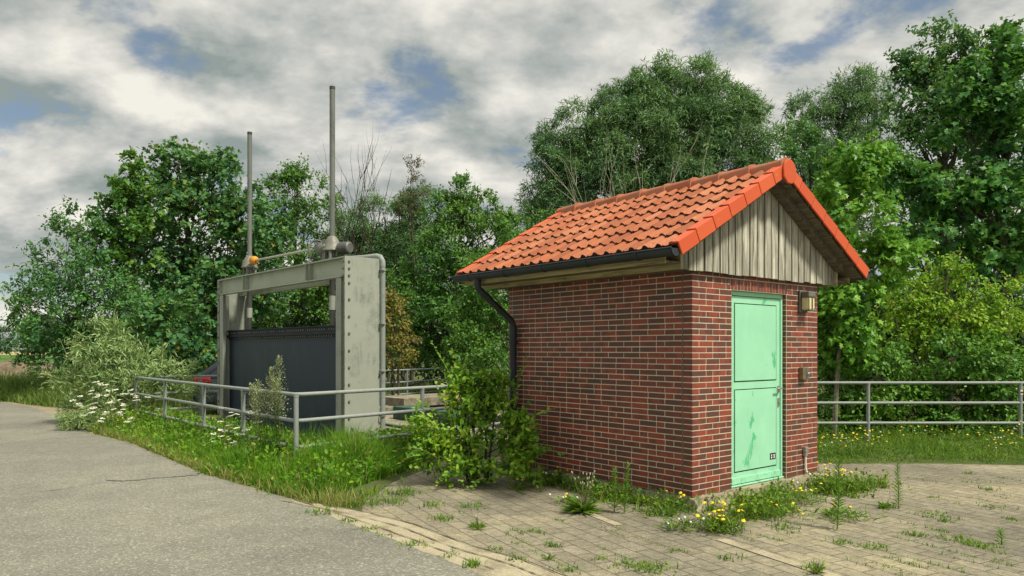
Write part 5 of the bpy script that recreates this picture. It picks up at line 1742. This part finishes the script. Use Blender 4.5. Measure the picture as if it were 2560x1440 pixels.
foot = []
gg = np.random.default_rng(21)
for (xa, ya, xb, yb, n, wd) in ((0.0, -0.18, 2.6, -0.18, 2600, 0.16), (-0.16, -0.1, -0.16, 3.1, 2800, 0.14), (0.1, -0.55, 0.8, -0.5, 1500, 0.22), (1.7, -0.45, 2.8, -0.6, 1800, 0.25), (-0.45, 0.0, -0.3, 1.2, 900, 0.14), (2.6, -0.1, 2.7, 2.0, 700, 0.12)):
    t = gg.random(n)
    x = xa + (xb - xa) * t + gg.normal(size=n) * wd * 0.6
    y = ya + (yb - ya) * t + gg.normal(size=n) * wd * 0.6
    ok = ~((x > -0.07) & (x < HW + 0.07) & (y > -0.10) & (y < HD))
    foot.append(np.array([HL(a, b)[:] for a, b in zip(x[ok], y[ok])]))
P = np.concatenate(foot)
pm = 0.5 + 0.5 * np.sin(P[:, 0] * 6.3 + 1.2 * np.sin(P[:, 1] * 4.1)) * np.sin(P[:, 1] * 7.1 + 0.7)
P = P[gg.random(len(P)) < np.clip(pm * 1.2 - 0.3, 0.03, 0.75)]
Lp = np.repeat(P[gg.random(len(P)) < 0.28], 4, axis=0)
Lp = Lp + gg.normal(size=Lp.shape) * np.array([0.03, 0.03, 0]); Lp[:, 2] = gg.random(len(Lp)) ** 1.4 * 0.17
V, Fc = leaf_arrays(Lp, gg.normal(size=Lp.shape) + np.array([0, 0, 0.5]), np.array([0, 0, 1.0]) + gg.normal(size=Lp.shape) * 0.5, gg.uniform(0.025, 0.06, len(Lp)), 'oval')
o = tri_object('leafy_weeds', V, Fc, GM['low']); tag(o, 'small leaved green weeds along the foot of the brick house', 'weeds', None, 'stuff')
o = blades('foot_weeds', P, gg.uniform(0.03, 0.22, len(P)) * (0.7 + 0.5 * np.sin(P[:, 0] * 9) * np.sin(P[:, 1] * 8)), 0.008 + 0.012 * gg.random(len(P)), GM['low'], 1.1, seed=15)
tag(o, 'mixed green weeds along the concrete foot of the brick house', 'weeds', None, 'stuff')
sel = gg.random(len(P)) < 0.4
o = blades('dry_weeds', P[sel] + gg.normal(size=(sel.sum(), 3)) * np.array([.06, .06, 0]), gg.uniform(0.04, 0.2, sel.sum()), np.full(sel.sum(), 0.006), GM['dry'], 0.9, seed=16)
tag(o, 'straw coloured weeds mixed in at the foot of the house', 'weeds', None, 'stuff')

# ------------------------------------------------------------------ single plants
M['petal_white'] = simple('white_petals', (0.72, 0.72, 0.58), 0.8, 0, 0.15, 40)
M['petal_yellow'] = simple('yellow_petals', (0.72, 0.56, 0.02), 0.7, 0, 0.2, 40)
M['seed'] = simple('seed_heads', (0.38, 0.36, 0.24), 0.9, 0, 0.25, 40)
M['seed_white'] = simple('white_seed_heads', (0.62, 0.62, 0.55), 0.95, 0, 0.15, 40)


def leafset(P, D, S, kind, m, parent, name='foliage', upn=(0, 0, 1)):
    P, D, S = np.array(P, float), np.array(D, float), np.array(S, float)
    N = np.array(upn)[None] + np.random.default_rng(len(P)).normal(size=P.shape) * 0.35
    V, Fc = leaf_arrays(P, D, N, S, kind)
    return tri_object(name, V, Fc, m, parent)


def umbel_plant(x, y, h, n, seed, label, group, r=0.045):
    g = random.Random(seed)
    root = empty('wild_carrot', (x, y, 0), 0, label, 'wildflower', group)
    st = MB()
    P, D, S = [], [], []
    for k in range(n):
        hd_ = MB()
        a = g.uniform(0, 6.28)
        b = Vector((g.uniform(-.05, .05), g.uniform(-.05, .05), 0))
        tp = b + Vector((math.cos(a) * g.uniform(0.04, 0.30) * h, math.sin(a) * g.uniform(0.04, 0.30) * h, h * g.uniform(0.6, 1.05)))
        mid = b.lerp(tp, 0.5) + Vector((0, 0, 0.05 * h))
        st.tube([b, mid, tp], [0.004, 0.0035, 0.003], 4, cap=False)
        rr_ = r * g.uniform(0.7, 1.25)
        tilt = Vector((g.uniform(-.3, .3), g.uniform(-.45, .15), 1)).normalized()
        e1 = tilt.orthogonal().normalized(); e2 = tilt.cross(e1)
        for q in range(26):
            ra = rr_ * math.sqrt(g.random()); aa = g.uniform(0, 6.28)
            c = tp + (e1 * math.cos(aa) + e2 * math.sin(aa)) * ra + tilt * (0.018 + 0.006 * g.random())
            s_ = 0.0085 * g.uniform(0.8, 1.4)
            hd_.add([c + e1 * s_, c + e2 * s_, c - e1 * s_, c - e2 * s_, c + tilt * s_ * 0.8, c - tilt * 0.012], [(0, 1, 4), (1, 2, 4), (2, 3, 4), (3, 0, 4), (1, 0, 5), (2, 1, 5), (3, 2, 5), (0, 3, 5)])
        hd_.build('flower_head', M['petal_white'], root)
        for q in range(5):
            p = b.lerp(tp, g.uniform(0.05, 0.7))
            P.append(p); D.append((g.uniform(-1, 1), g.uniform(-1, 1), g.uniform(0, .6))); S.append(g.uniform(.05, .12))
    st.build('stem', M['stem'], root)
    leafset(P, D, S, 'narrow', GM['low'], root)
    return root


UG1 = 'white umbel flowers in the osier by the road'
for k, (u, v, Y, n) in enumerate([(215, 955, 15.2, 4), (190, 985, 14.9, 3), (260, 965, 15.2, 5), (290, 975, 14.8, 4), (320, 960, 15.4, 4), (235, 1000, 14.8, 4), (280, 1005, 14.6, 5), (310, 1010, 14.4, 4), (340, 990, 14.6, 3), (260, 1040, 14.2, 4), (330, 1035, 14.0, 3), (225, 1035, 14.6, 3)]):
    p = W(u, v, Y)
    umbel_plant(p.x, p.y, max(0.3, p.z), n, 200 + k, 'white umbel wildflower in front of the osier bush at the road', UG1, 0.06)
UG2 = 'white umbel flowers behind the front railing'
for k, (u, v, Y, n) in enumerate([(575, 1010, 11.7, 4), (560, 1060, 11.4, 4), (610, 1070, 11.0, 4), (540, 1090, 11.3, 3), (590, 1100, 10.9, 3), (650, 1030, 10.8, 3), (575, 1125, 11.0, 3)]):
    p = W(u, v, Y)
    umbel_plant(p.x, p.y, max(0.3, p.z), n, 230 + k, 'white umbel wildflower behind the middle posts of the front railing', UG2, 0.055)
for k, (u, v, Y) in enumerate([(760, 1180, 8.9), (795, 1195, 8.6), (852, 1180, 8.9)]):
    p = W(u, v, Y)
    umbel_plant(p.x, p.y, max(0.12, p.z), 2, 250 + k, 'white umbel wildflower low in the long grass near the asphalt', 'white umbel flowers in the grass', 0.035)


def mugwort(u, vtop, vb, Y, label, n, seed):
    g = random.Random(seed)
    pb = G(u, vb) if False else Vector(((u - 1280) / F * Y, Y, 0))
    h = CAMZ - (vtop - HOR) / F * Y
    root = empty('mugwort', pb, 0, label, 'wild plant', 'mugwort stalks at the railing corner')
    st = MB(); P, D, S = [], [], []; P2, D2, S2 = [], [], []
    for k in range(n):
        top = Vector((g.uniform(-.14, .14), g.uniform(-.1, .1), h * g.uniform(0.72, 1.0) if k else h))
        st.tube([Vector((top.x * .3, top.y * .3, 0)), top * 0.5, top], [0.008, 0.006, 0.003], 5, cap=False)
        for q in range(130):
            t = g.uniform(0.48, 1.0)
            p = top * t
            a = g.uniform(0, 6.28)
            ln = (1.05 - t) * 0.42 + 0.02
            e = Vector((math.cos(a), math.sin(a), g.uniform(0.8, 1.6))).normalized()
            for z in range(5):
                P.append(p + e * ln * (z + 1) / 5 * g.uniform(.8, 1.1)); D.append((e.x + g.uniform(-.6, .6), e.y + g.uniform(-.6, .6), e.z * .6)); S.append(0.022 * g.uniform(.7, 1.3))
        for q in range(70):
            t = g.uniform(0.08, 0.75); a = g.uniform(0, 6.28)
            P2.append(top * t); D2.append((math.cos(a), math.sin(a), g.uniform(-.2, .5))); S2.append(g.uniform(.07, .14) * (1.1 - t))
    st.build('stem', M['stem'], root)
    leafset(P, D, S, 'diamond', SEEDM, root, 'seed_plume')
    leafset(P2, D2, S2, 'narrow', GM['low'], root)
    return root


SEEDM = foliage_mat('mugwort_seed', (0.22, 0.28, 0.12), (0.36, 0.40, 0.20), (0.52, 0.54, 0.34), 0.3, 3, 0.8)
mugwort(700, 895, 1150, 10.15, 'taller mugwort plant with pale feathery seed plumes at the railing corner', 3, 301)
mugwort(655, 922, 1150, 10.3, 'shorter mugwort plant with pale feathery seed plumes, left of the taller one', 3, 302)


def fleabane(u, vb, vtop, label, seed, name='fleabane', w_=0.075):
    g = random.Random(seed)
    b = G(u, vb)
    h = (vb - vtop) / F * b.y
    root = empty(name, b, 0, label, 'wild plant', 'upright leafy weeds on the paving')
    st = MB(); P, D, S = [], [], []
    tip = Vector((g.uniform(-.06, .06), g.uniform(-.04, .04), h))
    st.tube([Vector((0, 0, 0)), tip * 0.5 + Vector((.01, 0, 0)), tip], [0.006, 0.005, 0.003], 6)
    n = int(60 * h / 0.4) + 14
    for k in range(n):
        t = 0.06 + 0.94 * k / n
        a = k * 2.4
        P.append(tip * t); D.append((math.cos(a), math.sin(a), 0.35 + 0.9 * t)); S.append(w_ * (1.15 - 0.45 * t) * g.uniform(.8, 1.2))
    st.build('stem', M['stem'], root)
    leafset(P, D, S, 'narrow', GM['verge'], root)


fleabane(1535, 1283, 1172, 'upright leafy weed left of its slightly taller twin, before the shaded brick wall', 310)
fleabane(1560, 1285, 1160, 'upright leafy weed with a bushy tip, right of its twin before the shaded brick wall', 311)
fleabane(2093, 1325, 1150, 'tallest upright leafy weed on the paving, in front of the right corner of the house', 312, w_=0.09)
fleabane(2246, 1272, 1162, 'tall slender weed standing alone on the paving, below the right railing', 313, w_=0.07)
fleabane(2504, 1362, 1322, 'small bushy green weed on the paving close to the right picture edge', 314, w_=0.07)
fleabane(1352, 1232, 1165, 'upright leafy weed at the foot of the goat willow', 315, w_=0.08)
fleabane(1015, 1240, 1195, 'small upright weed alone on the grey paving left of the goat willow', 316, w_=0.05)
fleabane(1042, 1128, 1010, 'thin upright weed growing in front of the post right of the gate', 317, w_=0.06)


def rosette(u, v, label, seed, r, name='plantain', seeds=6, hs=0.22, n=22, m=None, group='leafy rosettes on the paving'):
    g = random.Random(seed)
    b = G(u, v)
    root = empty(name, b, 0, label, 'wild plant', group)
    P, D, S = [], [], []
    for k in range(n):
        a = g.uniform(0, 6.28)
        P.append((g.uniform(-.02, .02), g.uniform(-.02, .02), 0.012)); D.append((math.cos(a), math.sin(a), g.uniform(.15, 1.2))); S.append(r * g.uniform(.6, 1.1))
    leafset(P, D, S, 'narrow', m or GM['low'], root)
    if seeds:
        st, sd = MB(), MB()
        for k in range(seeds):
            a = g.uniform(0, 6.28); h = hs * g.uniform(.6, 1.1)
            tp = Vector((math.cos(a) * h * .3, math.sin(a) * h * .3, h))
            st.tube([Vector((0, 0, 0)), tp * .5 + Vector((0, 0, .02)), tp], [.003, .0025, .002], 4, cap=False)
            sd.lathe([(0, .003), (.006, .007), (.018, .0075), (.03, .003)], tp, tp.normalized(), 6)
        st.build('stem', M['stem'], root)
        sd.build('seed_head', M['seed'], root)


rosette(1458, 1283, 'large plantain tuft with long narrow leaves and seed stalks before the brick wall', 320, 0.26, seeds=22, hs=0.38, n=70)
rosette(1195, 1325, 'plantain with upright dark spikes on the paving between road and house', 321, 0.10, seeds=5, hs=0.10)
rosette(2040, 1436, 'dark plantain rosette at the bottom edge of the paving', 322, 0.10, seeds=5, hs=0.08)
rosette(1372, 1402, 'tiny plantain rosette on the pale joint of the paving', 323, 0.07, seeds=4, hs=0.07)
rosette(2168, 1228, 'dark dock rosette on the paving between two upright weeds', 324, 0.12, seeds=0)
rosette(2212, 1272, 'dark dock rosette left of the slender lone weed', 325, 0.12, seeds=0)
rosette(2072, 1290, 'dark dock rosette at the root of the tallest upright weed', 326, 0.13, seeds=0)
rosette(1605, 1262, 'dark broad dock rosette against the concrete foot near the house corner', 327, 0.20, seeds=0, n=30)
rosette(1865, 1262, 'dark feathery rosette against the concrete foot under the green door', 328, 0.20, seeds=0, n=60)


def hawkbit(x, y, n, h, seed, label, group, fluff=0, spread=0.12, bush=30, name='hawkbit'):
    g = random.Random(seed)
    root = empty(name, (x, y, 0), 0, label, 'wildflower', group)
    st = MB()
    for k in range(n + fluff):
        b = Vector((g.gauss(0, spread * .6), g.gauss(0, spread * .6), 0))
        hh = h * g.uniform(.5, 1.1)
        tp = b + Vector((g.uniform(-.2, .2) * hh, g.uniform(-.2, .2) * hh, hh))
        st.tube([b, b.lerp(tp, .5) + Vector((g.uniform(-.01, .01), 0, 0)), tp], [.003, .0025, .002], 4, cap=False)
        if k < n:
            t = Vector((g.uniform(-.5, .5), g.uniform(-.8, .1), 1)).normalized()
            r = g.uniform(.013, .021)
            e1 = t.orthogonal().normalized(); e2 = t.cross(e1)
            ring = [tp + (e1 * math.cos(a) + e2 * math.sin(a)) * r * (1 if q % 2 else .72) + t * .004 for q, a in enumerate([2 * math.pi * z / 14 for z in range(14)])]
            fl = MB()
            fl.add(ring + [tp + t * .010, tp - t * .008], [(q, (q + 1) % 14, 14) for q in range(14)] + [((q + 1) % 14, q, 15) for q in range(14)])
            fl.build('flower', M['petal_yellow'], root)
        else:
            fl2 = g.uniform(.011, .016)
            ff = MB()
            ff.lathe([(-fl2, .003), (-fl2 * .7, fl2 * .75), (0, fl2), (fl2 * .7, fl2 * .75), (fl2, .003)], tp, (0, 0, 1), 8)
            ff.build('seed_ball', M['seed_white'], root)
    st.build('stem', M['stem'], root)
    P, D, S = [], [], []
    for k in range(bush):
        a = g.uniform(0, 6.28)
        P.append((g.gauss(0, spread * .6), g.gauss(0, spread * .6), g.uniform(.01, h * .45))); D.append((math.cos(a), math.sin(a), g.uniform(.1, 1.3))); S.append(g.uniform(.05, .11))
    leafset(P, D, S, 'narrow', GM['low'], root)


YG = 'yellow flowers round the foot of the house'
for k, (u, v, n, h, fl, sp, bush, lb) in enumerate([
        (1800, 1330, 22, .24, 0, .16, 420, 'bushy yellow flowered clump on the paving in front of the house corner'),
        (1700, 1325, 0, .12, 6, .16, 110, 'clump of white seed balls left of the bushy yellow flowered clump'),
        (1700, 1270, 8, .18, 0, .14, 110, 'loose yellow flowers against the concrete foot at the house corner'),
        (1385, 1215, 5, .20, 2, .14, 110, 'few yellow flowers right of the goat willow, at the wall'),
        (1300, 1225, 3, .16, 0, .12, 90, 'few yellow flowers in front of the goat willow'),
        (1420, 1260, 2, .10, 3, .12, 70, 'low yellow flowers left of the large plantain'),
        (2085, 1235, 14, .34, 0, .18, 160, 'tall loose yellow flowers at the right corner of the house'),
        (2010, 1260, 9, .22, 2, .18, 160, 'yellow flowers below the conduit at the right of the door'),
        (1950, 1290, 6, .14, 0, .2, 140, 'sparse yellow flowers on the paving in front of the green door'),
        (2120, 1300, 4, .16, 0, .2, 160, 'sparse yellow flowers round the tallest upright weed')]):
    p = G(u, v)
    hawkbit(p.x, p.y, n, h, 340 + k, lb, YG, fl, sp, bush)
for k in range(30):
    x, y = rnd.uniform(4.1, 9.6), rnd.uniform(10.9, 12.8)
    if k < 9:
        x = rnd.uniform(4.0, 5.4); y = rnd.uniform(10.9, 12.2)
    hawkbit(x, y, rnd.randint(3, 6), rnd.uniform(.22, .42), 370 + k, 'small yellow wildflower in the grass strip under the right railing', 'yellow flowers under the right railing', rnd.randint(0, 2), .2, 40)
for k in range(5):
    p = G(rnd.uniform(240, 330), rnd.uniform(1075, 1098))
    hawkbit(p.x, p.y + 0.3, 4, .35, 395 + k, 'small yellow wildflower in the verge below the osier bush', 'yellow flowers in the road verge', 0, .15, 20)
